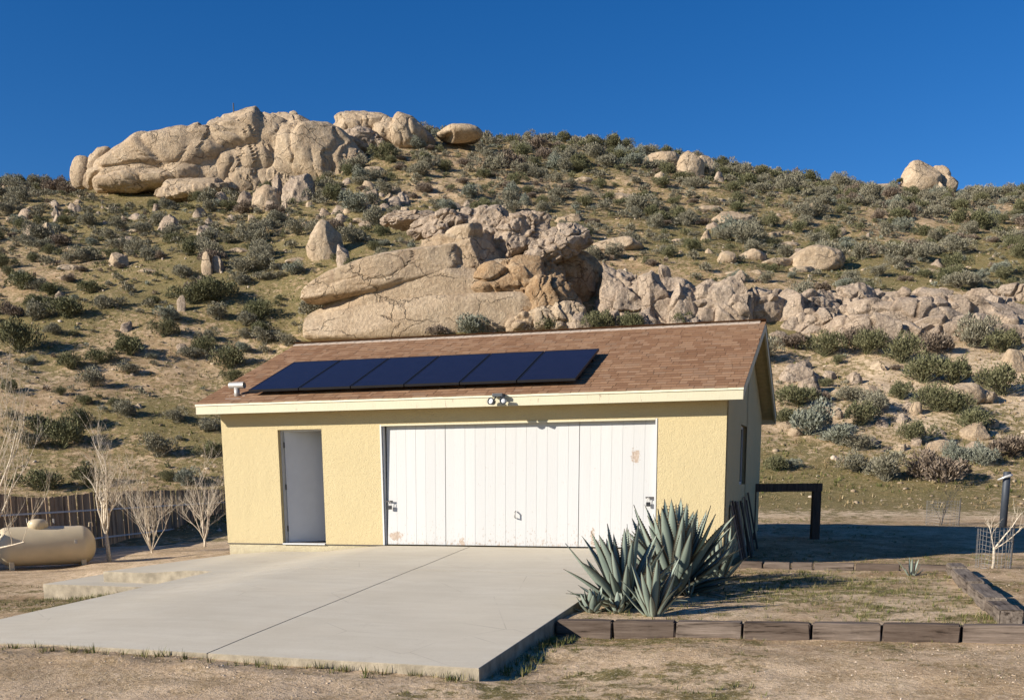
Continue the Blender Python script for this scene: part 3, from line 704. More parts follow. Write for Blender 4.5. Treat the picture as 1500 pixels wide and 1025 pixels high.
CR3 = np.array([RT[0], RT[1], 0.0]); CF3 = np.array([FW[0], FW[1], 0.0])
rock_foot = []
def place_rock(P, w, h, label, mat, seed, sub, depth, tilt, yaw, cat, group, name, short=None, **kw):
    v, f = rock_mesh(seed, (w, w * depth, h), sub, **kw)
    if tilt: v = v @ rot_axis((0, 1, 0), R(tilt)).T
    yw = YAW + (R(yaw) if yaw is not None else random.Random(seed).uniform(-.3, .3))
    me = npmesh(name, v, f, True); me.set_sharp_from_angle(angle=R(38))
    o = link(name, me, MAT[mat]); o.rotation_euler = (0, 0, yw); o.location = tuple(P)
    rock_foot.append((P[0], P[1], max(w * .9, w * depth * .8) / 2))
    if label:
        tag(o, label, cat, group)
        if group is None: landmarks.append((P[0], P[1], label))
    return o
landmarks = []
def rock(px, py, wp, hp, label=None, mat='granite_tan', seed=None, sub=4, depth=.8, tilt=0, yaw=None, sink=.28, cat='boulder', group=None, name='boulder', back=0, lift=0, **kw):
    """boulder whose foot stands on the terrain seen at (px, py); wp x hp is its size in photograph pixels"""
    seed = seed if seed is not None else int(px * 7 + py * 13)
    P = at(px, py); m = mpp(P); w = wp * m; h = hp * m; P = P + CF3 * (back + w * depth * .25); full = h / (1 - sink)
    return place_rock((P[0], P[1], P[2] + h - full / 2 + lift), w, full, label, mat, seed, sub, depth, tilt, yaw, cat, group, name, **kw)
def rock_c(foot, c, wp, hp, label, mat='granite_tan', seed=1, sub=5, depth=.7, tilt=0, yaw=0, back=0, cat='rock', name='outcrop_rock', group=None, **kw):
    """rock by its middle: as far away as the terrain at foot, plus back metres"""
    P = at(*foot); d = pix_ray(*c); t = ((P - CAM) @ CF3 + back) / (d @ CF3); Q = CAM + d * t; m = mpp(Q)
    return place_rock(tuple(Q), wp * m, hp * m, label, mat, seed, sub, depth, tilt, yaw, cat, group, name, **kw)
# summit outcrop on the crest
S = dict(name='summit_rock', power=2.3, rough=.045, planes=5, sub=6, keep=.88, cell=10.0, step=.03, joint=.03)
def summit(c, wp, hp, lab, **kw):
    d = dict(S); d.update(kw); return rock_c((300, 296), c, wp, hp, lab, **d)
summit((119, 252), 28, 48, 'narrow upright rock fin at the tip of the summit outcrop', tilt=16, sub=5, depth=.8, back=8, seed=11)
summit((140, 246), 36, 70, 'leaning rock fin behind the tip of the summit outcrop', tilt=26, sub=5, depth=.8, back=8, seed=12)
summit((156, 254), 48, 54, 'short rock fin wedged beside the leaning fin', tilt=20, sub=5, depth=.8, back=7, seed=13)
summit((246, 238), 240, 78, 'long rounded tan rock shoulder of the summit outcrop', tilt=-13, depth=.5, fold=.035, seed=21, back=8, power=2.6, squash=2.0, cell=7, taper=.3, crack=.02)
summit((222, 262), 170, 40, 'lower bulging ledge of the long rock shoulder', tilt=-3, depth=.4, fold=.05, seed=22, back=6, taper=.3)
summit((290, 280), 130, 34, 'low rounded ledge at the foot of the summit outcrop', depth=.5, seed=5, tilt=-3, back=3.5, fold=.05)
summit((342, 233), 220, 112, 'highest rounded granite dome of the summit outcrop', tilt=-15, depth=.5, fold=.055, crack=.025, seed=34, back=8.5, power=2.6)
summit((414, 236), 190, 122, 'tall granite dome parted from its neighbour by a dark crack', tilt=14, depth=.6, fold=.05, crack=.03, seed=41, back=9, power=2.4)
summit((470, 236), 140, 92, 'dark sided rounded dome sloping down from the summit outcrop', tilt=24, depth=.7, fold=.07, seed=57, back=8)
summit((508, 250), 80, 60, 'shaded rock tail at the low end of the summit outcrop', tilt=26, depth=.7, fold=.06, seed=58, back=7)
summit((300, 256), 84, 56, 'rounded rock buttress at the foot of the highest dome', depth=.5, seed=73, back=6.6, fold=.05)
summit((412, 266), 96, 66, 'bulging rock lobe on the flank of the summit outcrop', tilt=12, depth=.6, seed=61, back=7, fold=.05)
summit((352, 268), 90, 50, 'hollowed rock foot between buttress and bulging lobe', depth=.5, seed=62, back=6.6, fold=.07)
summit((431, 167), 14, 12, 'single small block perched on top of the summit outcrop', sub=4, planes=12, keep=.65, back=10, seed=9, cell=0)
summit((532, 186), 96, 40, 'rounded tan rock on the skyline beside the summit outcrop', tilt=4, depth=.7, fold=.05, seed=82, back=12)
summit((528, 208), 90, 38, 'pale broken blocks beneath a rounded skyline rock', planes=14, keep=.66, depth=.6, rough=.09, seed=88, mat='granite_grey', back=10, cell=1.5, step=.2)
summit((584, 198), 80, 48, 'dark sided dome of rock at the end of the skyline outcrop', tilt=14, depth=.8, fold=.06, seed=91, back=11)
summit((612, 208), 56, 36, 'shaded rock flank falling away from the skyline dome', tilt=22, depth=.8, seed=92, back=12)
summit((672, 200), 70, 18, 'flat pale rock slab on the crest beyond the summit outcrop', depth=.9, seed=95, sub=5, back=11)
# middle outcrop behind the garage roof
F0 = (640, 492)
rock_c(F0, (628, 474), 372, 66, 'lowest long granite slab of the outcrop behind the garage roof', sub=6, tilt=-3, depth=.34, planes=3, power=4.5, rough=.028, fold=.02, seed=101, yaw=-3, keep=.94, back=2.4, taper=.45)
rock_c(F0, (630, 440), 372, 72, 'long middle granite slab between two dark cracks', sub=6, tilt=-8, depth=.34, planes=3, power=5, rough=.03, crack=.018, seed=103, yaw=-3, keep=.94, back=3.1, taper=.6)
rock_c(F0, (560, 404), 246, 64, 'long upper granite slab overhanging the middle slab', sub=6, tilt=-14, depth=.46, planes=3, power=5, rough=.035, crack=.03, seed=107, yaw=-2, back=2.7, keep=.93, taper=.72)
rock_c(F0, (672, 380), 150, 70, 'thick jointed slab block carrying the grey boulders', sub=6, tilt=-9, depth=.7, planes=6, rough=.045, crack=.04, power=4.5, seed=109, back=3.0, cell=3.0, step=.06, joint=.07)
rock_c(F0, (738, 408), 120, 56, 'shattered tan block above the rust stains', sub=6, tilt=-8, depth=.7, planes=9, rough=.06, power=3.5, seed=110, back=1.6, cell=1.8, step=.10, joint=.12, mat='granite_rust')
rock_c(F0, (782, 436), 150, 96, 'rust stained block at the end of the long granite slabs', sub=6, depth=.5, planes=9, rough=.06, crack=.06, fold=.08, mat='granite_rust', seed=113, back=1.0, power=3, keep=.76, cell=1.8, step=.12, joint=.12)
rock_c(F0, (795, 470), 124, 46, 'hollowed tan rock foot below the rust stained block', sub=6, depth=.5, planes=6, rough=.07, fold=.14, seed=114, back=.1, tilt=-8, cell=1.6, step=.1)
rock_c(F0, (834, 404), 84, 112, 'shaded tall block at the end of the outcrop', sub=5, depth=.8, planes=10, rough=.07, mat='granite_rust', seed=117, back=4, cell=1.4)
rock_c(F0, (868, 430), 66, 80, 'dark boulder in the shaded gap beside the outcrop', sub=5, depth=.8, planes=9, mat='granite_rust', seed=118, back=5, cell=1.6)
for (cx_, cy_), wp, hp, ti, sd, bk, lab in [((712, 332), 110, 58, -26, 121, 4, 'big grey weathered boulder leaning on top of the outcrop'), ((758, 343), 112, 64, -30, 122, 3.2, 'pitted grey boulder lying beside the leaning one on the outcrop'),
        ((808, 362), 116, 54, -22, 123, 2.6, 'wide jagged grey boulder on the outcrop above the rust stains'), ((845, 346), 50, 38, -10, 124, 3.6, 'small jagged block at the high end of the outcrop'),
        ((640, 340), 40, 28, 0, 125, 3.4, 'small pale block beside the grey boulders on the outcrop'), ((655, 326), 110, 36, -8, 126, 5, 'pinkish broken ledge behind the grey outcrop boulders'),
        ((605, 318), 90, 26, -6, 127, 6, 'low pink rubble ledge above the outcrop'), ((694, 314), 66, 28, -10, 128, 6, 'pink block on the ledge behind the outcrop'), ((796, 398), 70, 34, -6, 129, 1.8, 'tan wedge under the wide jagged grey boulder')]:
    rock_c(F0, (cx_, cy_), wp, hp, lab, sub=6 if wp > 100 else 5, tilt=ti, depth=.75, planes=12, keep=.72, rough=.10, crack=.03, cut=.9, cell=.75, step=.16, joint=.16, mat='granite_grey' if sd != 129 else 'granite_rust', seed=sd, back=bk)
# rugged ridge beyond the outcrop
r2 = random.Random(9)
ANG = dict(planes=15, keep=.66, cut=.95, rough=.10)
for i, (px, py, wp, hp) in enumerate([(912, 466, 92, 84), (960, 474, 90, 76), (1012, 476, 80, 66), (1056, 474, 100, 78), (985, 446, 110, 52), (1118, 470, 84, 52), (1160, 474, 60, 52), (1198, 466, 76, 52), (1252, 456, 80, 48), (892, 480, 40, 26), (945, 486, 54, 30), (1000, 486, 54, 30), (1165, 484, 44, 26), (1085, 482, 44, 36)]):
    rock(px, py, wp, hp, 'rugged pinkish boulder in the ridge behind the roof end' if i != 5 else 'smooth dark grey boulder leaning in the ridge behind the roof end',
         sub=6 if wp > 75 else 5, depth=.8, mat='granite_grey', tilt=r2.uniform(-8, 8), name='ridge_boulder', seed=200 + i, group='rugged ridge boulders' if i != 5 else None, sink=.3,
         **(dict(planes=10, keep=.75, rough=.09, cell=r2.uniform(1.3, 2.3), step=.14, joint=.13, power=2.8) if i != 5 else dict(planes=6, cell=1.2)))
for i, (px, py, wp, hp) in enumerate([(1215, 482, 150, 26), (1330, 470, 190, 34), (1440, 466, 200, 34), (1290, 492, 180, 30), (1395, 496, 170, 30), (1490, 492, 150, 34), (1370, 444, 150, 22), (1475, 440, 130, 22), (1300, 446, 80, 20)]):
    rock(px, py, wp, hp, 'long jointed ledge in the low rock band across the slope', 'granite_grey', sub=6, depth=.5, planes=6, keep=.85, rough=.05, power=3.2, tilt=r2.uniform(-3, 3), yaw=r2.uniform(-8, 8), sink=.45, cat='rock', name='rock_ledge', seed=340 + i, group='ledges of the low rock band', cell=r2.uniform(1.0, 1.7), step=.17, joint=.15)
for i in range(34):
    row = i % 3; px = 1150 + (i // 3) * 32 + r2.uniform(-12, 12); py = [446, 470, 494][row] + r2.uniform(-9, 9)
    rock(px, py, r2.uniform(16, 44), r2.uniform(9, 22), 'loose pink block lying along the low rock band', sub=4, depth=.7, mat='granite_grey', tilt=r2.uniform(-14, 14), name='ledge_block', seed=300 + i, group='loose blocks of the low rock band', cat='rock', sink=.35, power=3, **ANG)
# single rocks one can pick out
SK = (1352, 283)
for c, wp, hp, ti, sd, bk, lab in [((1350, 262), 56, 52, -6, 131, 2, 'big upright boulder standing alone on the skyline'), ((1372, 264), 44, 38, 14, 132, 3, 'second block split from the lone skyline boulder'), ((1388, 270), 30, 28, 16, 133, 2, 'round boulder beside the lone skyline boulder'),
        ((1376, 278), 24, 20, 6, 134, 1, 'small round rock at the foot of the lone skyline boulder'), ((1290, 284), 84, 26, 4, 135, 1, 'flat slab beside the lone skyline boulder'), ((1330, 284), 26, 16, 0, 136, 1, 'little rock between flat slab and lone boulder')]:
    rock_c(SK, c, wp, hp, lab, seed=sd, tilt=ti, back=bk, planes=8, rough=.05, depth=.8, cat='boulder', name='boulder')
for px, py, wp, hp, mat, lab in [
    (1012, 258, 42, 36, 'granite_tan', 'curved tan fin of rock below the crest'), (972, 240, 56, 18, 'granite_tan', 'low dome of rock near the curved fin'), (1030, 252, 36, 24, 'granite_tan', 'rounded rock behind the curved fin'),
    (1192, 394, 92, 32, 'granite_tan', 'wide smooth rock dome above the low rock band'), (1106, 382, 46, 16, 'granite_tan', 'smooth low rock beside the wide smooth dome'), (1064, 384, 36, 16, 'granite_tan', 'small smooth rock dome on the slope'),
    (1140, 388, 70, 12, 'granite_tan', 'flat rock sheet between the smooth domes'), (900, 366, 90, 20, 'granite_tan', 'long flat slab above the shaded gap'), (1075, 328, 70, 20, 'granite_tan', 'pale slab half way up the slope'),
    (476, 376, 60, 52, 'granite_tan', 'rounded boulder with a hollow near the long granite slabs'), (502, 390, 26, 36, 'granite_grey', 'jagged grey rock beside the hollowed boulder'),
    (438, 298, 62, 54, 'granite_grey', 'dark angular block below the summit outcrop'), (358, 304, 30, 34, 'granite_grey', 'pale pointed block beside the dark angular block'), (390, 305, 48, 34, 'granite_tan', 'rounded stump of rock beside the dark angular block'),
    (405, 290, 26, 36, 'granite_grey', 'thin upright rock shard by the dark angular block'), (418, 306, 9, 16, 'granite_grey', 'tiny upright stone by the dark angular block'),
    (303, 402, 17, 32, 'granite_tan', 'thin standing tan stone on the slope'), (318, 400, 30, 28, 'granite_grey', 'grey block behind the thin standing stone'),
    (245, 338, 40, 28, 'granite_grey', 'pale pointed boulder below the rubble of the summit'), (300, 352, 38, 26, 'granite_grey', 'grey blocky boulder below the pale stump of rock'), (82, 322, 12, 22, 'granite_grey', 'small upright stone high above the fence'),
    (45, 345, 36, 24, 'granite_grey', 'grey tilted block high above the fence'), (68, 354, 26, 26, 'granite_tan', 'leaning block beside the grey tilted block'), (176, 362, 15, 15, 'granite_grey', 'small pale block half way up above the fence'),
    (172, 390, 34, 20, 'granite_tan', 'low rounded boulder half way up above the fence'), (264, 455, 16, 24, 'granite_grey', 'pale upright stone among dark shrubs'), (184, 487, 24, 20, 'granite_grey', 'pale crooked stone above the fence slope'),
    (266, 516, 22, 12, 'granite_grey', 'small flat pale stone above the garage eave'), (590, 498, 34, 20, 'granite_grey', 'jagged grey stone showing just over the roof ridge'), (845, 488, 46, 28, 'granite_grey', 'jagged pale stone showing over the roof ridge'),
    (898, 482, 42, 26, 'granite_grey', 'rounded pale stone showing over the roof ridge'), (1215, 556, 26, 18, 'granite_grey', 'white stone above the garage back eave'), (1257, 562, 28, 18, 'granite_grey', 'white stone farther from the garage back eave'),
    (1165, 560, 58, 36, 'granite_grey', 'rough grey boulder beside the garage gable'), (1188, 578, 50, 32, 'granite_grey', 'low grey boulder beside the garage gable'), (1342, 608, 18, 20, 'granite_tan', 'squared tan stone beside dark green shrubs'),
    (1410, 590, 70, 28, 'granite_tan', 'wide tan slab beside the dark green shrubs'), (1488, 545, 40, 34, 'granite_tan', 'big pale boulder above the tan slabs'), (1432, 644, 46, 24, 'granite_tan', 'pointed tan rock above the rust brown shrubs'),
    (1380, 660, 46, 16, 'granite_tan', 'long low tan rock above the round brown shrub'), (1275, 652, 28, 14, 'granite_grey', 'small pale stone between grey shrubs'), (1352, 640, 12, 12, 'granite_grey', 'little white stone above the round brown shrub'),
    (1440, 590, 60, 20, 'granite_tan', 'sloping tan slab next to the wide tan slab'), (1165, 640, 26, 12, 'granite_tan', 'low tan stone near the garage back corner'), (545, 298, 36, 22, 'granite_grey', 'pink broken blocks above the middle outcrop'), (590, 300, 32, 20, 'granite_grey', 'pink rubble beside the broken blocks')]:
    kw = dict(ANG) if 'grey' in mat else dict(planes=7, rough=.06, power=2.3)
    rock(px, py, wp, hp, lab, mat, sub=5 if wp > 30 else 4, depth=.8, crack=.03, **kw)
for i in range(230):       # loose stones of the slope
    px = r2.uniform(0, 1500); top = np.interp(px, [0, 560, 850, 1350, 1500], [285, 235, 235, 310, 310]); py = r2.uniform(top, 640) if r2.random() < .5 else r2.uniform(top, 420)
    if 300 < px < 1130 and py > 470: continue
    if i < 110: px = r2.uniform(0, 560); py = 258 + 70 * r2.random()**1.5 + .02 * px
    elif i < 150: px = r2.uniform(480, 700); py = r2.uniform(280, 340)
    P = at(px, py)
    if any((P[0] - a)**2 + (P[1] - b)**2 < (c * .8)**2 for a, b, c in rock_foot): continue
    s = 5 + 15 * r2.random()**2
    if i < 110: lab, grp = 'small pale stone in the rubble below the summit outcrop', 'rubble below the summit'
    elif i < 150: lab, grp = 'small pink stone in the rubble above the middle outcrop', 'rubble above the middle outcrop'
    else: lab, grp = 'small pale stone lying among the shrubs of the slope', 'loose stones on the slope'
    rock(px, py, s * r2.uniform(1.1, 2.0), s, lab, 'granite_grey' if r2.random() < .75 else 'granite_tan', sub=3, depth=.8, name='stone', cat='stone', group=grp, tilt=r2.uniform(-15, 15), sink=.4, **ANG)

for i in range(48):        # stones of the bare lower slope beyond the garage
    px = r2.uniform(1135, 1500); py = r2.uniform(500, 690)
    P = at(px, py)
    if any((P[0] - a)**2 + (P[1] - b)**2 < (c * .8)**2 for a, b, c in rock_foot): continue
    q_ = 5 + 15 * r2.random()**1.6
    rock(px, py, q_ * r2.uniform(1.3, 2.6), q_, 'pale tan stone on the lower slope beyond the garage gable', 'granite_tan' if r2.random() < .6 else 'granite_grey', sub=4, depth=.8, name='stone', cat='stone', group='stones beyond the garage gable', tilt=r2.uniform(-15, 15), sink=.4, **ANG)
for i in range(46):        # flat tan slabs lying flush in the slope
    px = r2.uniform(0, 1500); py = r2.uniform(np.interp(px, [0, 560, 850, 1350, 1500], [300, 240, 240, 315, 315]), 410 if i % 3 else 600)
    if 300 < px < 1130 and py > 440: continue
    P = at(px, py)
    if any((P[0] - a)**2 + (P[1] - b)**2 < (c * .9)**2 for a, b, c in rock_foot): continue
    rock(px, py, r2.uniform(24, 62), r2.uniform(4, 8), 'flat tan rock slab lying flush in the slope', 'granite_tan', sub=4, depth=.9, planes=9, keep=.75, rough=.09, name='flat_rock', cat='rock', group='flat slabs in the slope', sink=.5)
# ------------------------------------------------------------------ shrubs
def shrub_geo(seed, n, leaf, twiggy=.3, flat=.62):
    """n leaf-sized blades spread through an uneven mound of radius 1 (height = flat)"""
    r = np.random.default_rng(seed); k = 9
    cen = r.normal(size=(k, 3)) * [.30, .30, .12]; cen[:, 2] = np.abs(cen[:, 2]) + .24; rad = r.uniform(.34, .55, k)
    pick = r.integers(0, k, n); d = r.normal(size=(n, 3)); d /= np.linalg.norm(d, axis=1, keepdims=True); d[:, 2] = np.abs(d[:, 2]) * 1.1 - .25
    rr = rad[pick] * r.uniform(.35, 1.0, n)**.45 * (1 + .22 * (r.random(n) < .06))
    p = cen[pick] + d * rr[:, None]; p[:, 2] = np.maximum(p[:, 2], .02) 
    p *= [1, 1, flat / .75]
    up = d * .7 + np.array([0, 0, .75]) + r.normal(size=(n, 3)) * .35; up /= np.linalg.norm(up, axis=1, keepdims=True)
    side = np.cross(up, r.normal(size=(n, 3))); side /= np.linalg.norm(side, axis=1, keepdims=True)
    ln = leaf * r.uniform(.7, 1.6, n)[:, None]; wd = leaf * r.uniform(.16, .34, n)[:, None]
    V = np.stack([p - side * wd, p + side * wd, p + up * ln + side * wd * .35, p + up * ln - side * wd * .35], 1).reshape(-1, 3)
    F = np.arange(n * 4).reshape(n, 4)
    m = int(n * twiggy * .12) + 4                      # woody stems from the root
    a = np.zeros((m, 3)); a[:, :2] = r.normal(size=(m, 2)) * .08; e = cen[r.integers(0, k, m)] + r.normal(size=(m, 3)) * .2; e[:, 2] = np.abs(e[:, 2]) * flat / .75
    sd = np.cross(e - a, r.normal(size=(m, 3))); sd /= np.linalg.norm(sd, axis=1, keepdims=True) + 1e-6; sd *= .012
    V2 = np.stack([a - sd, a + sd, e + sd * .4, e - sd * .4], 1).reshape(-1, 3)
    return np.concatenate([V, V2]), np.concatenate([F, np.arange(m * 4).reshape(m, 4) + n * 4])
SHM = {}
for kind, mat, leaf, flat in (('sage_grey', 'sage_grey', .085, 1.1), ('sage_green', 'sage_green', .085, 1.15), ('brush_brown', 'brush_brown', .10, .95), ('sage_silver', 'sage_silver', .09, 1.05)):
    SHM[kind] = []
    for k in range(4):
        V, F = shrub_geo(hash(kind) % 1000 * 0 + len(kind) * 31 + k, 2600, leaf, flat=flat); me = npmesh('shrub', V, F); me.materials.append(MAT[mat]); SHM[kind].append(me)
CN = {'sage_grey': 'grey sagebrush shrub', 'sage_green': 'dark green rounded shrub', 'brush_brown': 'brown leafless brush', 'sage_silver': 'silvery green sagebrush shrub'}
def zone(P, px, py):
    """says where a shrub grows by the nearest thing one can find"""
    if py > 560 and px < 340: return 'on the slope above the plank fence', 'shrubs above the fence'
    if px > 1120 and py > 620: return 'beyond the garage back corner', 'shrubs beyond the garage back corner'
    d, lab = min(((P[0] - a)**2 + (P[1] - b)**2, l) for a, b, l in landmarks)
    n = 'by the ' + lab; w = n.split()
    return (n if len(w) <= 12 else ' '.join(w[:12])), 'shrubs by the ' + lab
r3 = random.Random(21); shrubs = []      # px, py, width px, kind, special label
SPEC = [(1380, 708, 82, 'brush_brown', 'wide round rust brown shrub by the bare dirt strip'), (1480, 668, 70, 'brush_brown', 'large rust brown shrub beside tan rocks'),
    (1182, 638, 58, 'sage_silver', 'bushy silver sagebrush near the garage back corner'), (1225, 650, 56, 'sage_silver', 'silver sagebrush second from the garage back corner'),
    (1250, 692, 44, 'sage_grey', None), (1295, 704, 56, 'sage_grey', None), (1255, 662, 40, 'sage_grey', None), (1440, 684, 40, 'sage_silver', None), (1405, 680, 40, 'sage_silver', None),
    (1280, 605, 52, 'sage_grey', None), (1250, 590, 46, 'sage_grey', None), (1320, 585, 40, 'sage_green', None), (1370, 602, 60, 'sage_green', None), (1400, 606, 50, 'sage_green', None), (1350, 560, 70, 'sage_green', None), (1395, 562, 60, 'sage_green', None),
    (1465, 580, 70, 'sage_green', None), (1430, 630, 60, 'sage_green', None), (1320, 532, 60, 'sage_green', None), (1270, 520, 60, 'sage_green', None), (1205, 520, 60, 'sage_green', None), (1170, 596, 60, 'sage_green', None), (1150, 625, 44, 'sage_green', None),
    (1135, 690, 36, 'sage_green', None), (1155, 686, 30, 'sage_silver', None), (1260, 625, 46, 'sage_green', None), (1340, 648, 46, 'sage_green', None), (1250, 505, 50, 'brush_brown', None), (1160, 512, 40, 'brush_brown', None), (1420, 510, 60, 'sage_grey', None), (1470, 516, 50, 'sage_green', None), (1380, 520, 50, 'brush_brown', None),
    (232, 671, 46, 'sage_grey', None), (190, 612, 32, 'sage_grey', None), (256, 620, 34, 'sage_grey', None), (302, 634, 40, 'sage_grey', None), (122, 628, 40, 'sage_green', None), (15, 576, 28, 'sage_green', None), (90, 582, 20, 'sage_green', None),
    (262, 650, 16, 'sage_grey', None), (92, 655, 60, 'sage_green', None), (130, 712, 50, 'sage_green', None), (60, 720, 60, 'sage_green', None), (245, 706, 24, 'sage_green', None), (268, 712, 40, 'sage_silver', None), (310, 672, 36, 'sage_green', None), (20, 618, 24, 'sage_grey', None), (58, 625, 20, 'sage_grey', None),
    (28, 516, 60, 'sage_green', None), (105, 540, 44, 'sage_green', None), (150, 530, 36, 'sage_green', None), (190, 520, 44, 'sage_green', None), (136, 568, 44, 'sage_grey', None), (240, 494, 36, 'sage_green', None), (282, 528, 36, 'sage_grey', None), (338, 540, 52, 'sage_green', None), (305, 500, 28, 'sage_grey', None), (360, 498, 24, 'sage_grey', None), (388, 504, 34, 'sage_grey', None), (420, 506, 26, 'sage_grey', None),
    (100, 466, 56, 'sage_green', None), (50, 470, 44, 'sage_grey', None), (280, 446, 50, 'sage_green', None), (320, 442, 56, 'sage_green', None), (190, 548, 30, 'sage_grey', None), (455, 470, 50, 'sage_grey', None), (460, 492, 40, 'sage_grey', None), (520, 486, 56, 'sage_grey', None), (560, 492, 44, 'sage_grey', None), (690, 492, 60, 'sage_silver', None), (380, 470, 40, 'sage_green', None),
    (800, 486, 40, 'sage_green', None), (880, 486, 46, 'sage_green', None), (920, 486, 40, 'sage_green', None), (1000, 482, 40, 'sage_green', None), (640, 494, 30, 'brush_brown', None), (770, 488, 30, 'brush_brown', None)]
for s in SPEC: shrubs.append(s)
def free(P, rad):
    return not any((P[0] - a)**2 + (P[1] - b)**2 < (c * .85 + rad * .3)**2 for a, b, c in rock_foot)
placed = []
for s in shrubs:
    P = at(s[0], s[1]); placed.append((P, s[2] * mpp(P), s[3], s[4], s[0], s[1]))
tries = 0
while len(placed) < 3000 and tries < 30000:
    tries += 1; u = r3.uniform(-62, 62); w = 42 + 76 * math.sqrt(r3.random())
    if abs(u / w) > .56: continue
    x = CAM[0] + u * RT[0] + w * FW[0]; y = CAM[1] + u * RT[1] + w * FW[1]
    dn = float(fbm(np.array(x / 9), np.array(y / 9 + 200), o=3)); want = .42 + .9 * dn + .85 * float(sst(50, 76, np.array(w))) + (.3 if u > 8 else 0) 
    if r3.random() > want: continue
    size = (.4 + 1.2 * r3.random()**1.9) * (1.35 if r3.random() < .12 else 1.0) * (1.0 if w < 70 else 1.1)
    P = np.array([x, y, float(terrain(np.array(x), np.array(y)))])
    if not free(P, size / 2): continue
    if any((P[0] - q[0][0])**2 + (P[1] - q[0][1])**2 < ((size + q[1]) * .33)**2 for q in placed): continue
    kd = r3.choices(['sage_grey', 'sage_green', 'brush_brown', 'sage_silver'], (58, 26, 9, 7) if w > 60 else (44, 42, 7, 7))[0]
    v = np.linalg.inv(CM) @ (P - CAM); px = CX + FPX * v[0] / v[1]; py = CY - FPX * v[2] / v[1]
    placed.append((P, size, kd, None, px, py))
placed.sort(key=lambda q: -q[1] / mpp(q[0]) - (1000 if q[3] else 0))
far_geo = {k: shrub_geo(900 + i, 300, .19, flat=1.1) for i, k in enumerate(CN)}
farV = {k: ([], []) for k in CN}
NSHRUB = {k: 0 for k in CN}
for i, (P, size, kd, lab, px, py) in enumerate(placed):
    if NSHRUB[kd] < {'sage_grey': 225, 'sage_green': 200, 'brush_brown': 120, 'sage_silver': 70}[kd] and -30 < px < 1530 and py > 150:
        NSHRUB[kd] += 1
        o = link({'brush_brown': 'dry_brush', 'sage_green': 'green_shrub'}.get(kd, 'sagebrush'), SHM[kd][r3.randrange(4)]); s = size / 2 * r3.uniform(.95, 1.1)
        o.location = (P[0], P[1], P[2] - .04 * size); o.rotation_euler = (0, 0, r3.uniform(0, 6.28)); o.scale = (s * 1.15, s * 1.15, s * r3.uniform(.85, 1.2))
        if lab and 'wide round' in lab: o.scale[2] *= .8
        z, grp = zone(P, px, py); tag(o, lab or (CN[kd] + ' ' + z), 'shrub', None if lab else CN[kd] + ': ' + grp)
    else:
        V, F = far_geo[kd]; n = sum(len(a) for a in farV[kd][0]); a = r3.uniform(0, 6.28); c, s_ = math.cos(a), math.sin(a)
        Q = V @ np.array([[c, s_, 0], [-s_, c, 0], [0, 0, 1]]) * (size / 2) * [1.1, 1.1, r3.uniform(.85, 1.15)] + P; farV[kd][0].append(Q); farV[kd][1].append(F + n)
tiny = {k: shrub_geo(950 + i, 70, .34, flat=1.0) for i, k in enumerate(CN)}
for i in range(5200):      # knee-high scrub between the shrubs
    u = r3.uniform(-62, 62); w = 40 + 78 * math.sqrt(r3.random()); x = CAM[0] + u * RT[0] + w * FW[0]; y = CAM[1] + u * RT[1] + w * FW[1]
    if abs(u / w) > .56 or r3.random() > .35 + .5 * float(sst(50, 80, np.array(w))) + .5 * float(vnoise(np.array(x / 6), np.array(y / 6))): continue
    P = np.array([x, y, float(terrain(np.array(x), np.array(y)))]); size = r3.uniform(.25, .6)
    if not free(P, .2): continue
    kd = r3.choices(list(CN), (55, 22, 14, 9))[0]; V, F = tiny[kd]; n = sum(len(a) for a in farV[kd][0]); a = r3.uniform(0, 6.28); c, s_ = math.cos(a), math.sin(a)
    farV[kd][0].append(V @ np.array([[c, s_, 0], [-s_, c, 0], [0, 0, 1]]) * (size / 2) + P); farV[kd][1].append(F + n)
for k, (vs, fs) in farV.items():
    if vs:
        o = link('distant_shrubs', npmesh('distant_shrubs', np.concatenate(vs), np.concatenate(fs)), MAT[k]); tag(o, 'mass of far small %ss on the high slope' % CN[k].replace(' brush', ' brush twig'), 'shrubs', kind='stuff')

# ------------------------------------------------------------------ ground cover: tufts and pebbles (uncountable)
def tufts(name, pts, hgt, blades, mat, label, spread=.5, wid=.10):
    n = len(pts); r = rng; P = np.repeat(pts, blades, 0); H = np.repeat(hgt, blades); m = len(P)
    a = r.uniform(0, 6.28, m); lean = r.uniform(.1, 1.0, m) * spread; off = np.stack([np.cos(a), np.sin(a), np.zeros(m)], 1)
    base = P + off * (H * r.uniform(0, .6, m))[:, None]; tip = base + off * (H * lean)[:, None]; tip[:, 2] += H * r.uniform(.5, 1.0, m)
    s = np.stack([-np.sin(a), np.cos(a), np.zeros(m)], 1) * (H * wid)[:, None]
    base[:, 2] -= .01
    V = np.stack([base - s, base + s, tip], 1).reshape(-1, 3); o = link(name, npmesh(name, V, np.arange(m * 3).reshape(m, 3)), MAT[mat]); tag(o, label, None, kind='stuff'); return o
def scatter(n, ur, wr, fn, wpow=1.0):
    u = rng.uniform(*ur, n); w = wr[0] + (wr[1] - wr[0]) * rng.random(n)**wpow; u = u * (w / wr[1] if ur[1] > 30 else 1)
    x = CAM[0] + u * RT[0] + w * FW[0]; y = CAM[1] + u * RT[1] + w * FW[1]
    k = rng.random(n) < fn(x, y); x, y = x[k], y[k]
    ok = ~((x > -.1) & (x < W + .1) & (y > -.1) & (y < L + .1)) & ~((x > 1.45) & (x < 8.14) & (y > -8.9) & (y < .1)) & ~((x > -1.9) & (x < 1.5) & (y > -3.25) & (y < .1))
    x, y = x[ok], y[ok]; return np.stack([x, y, terrain(x, y) + berm(x, y)], 1)
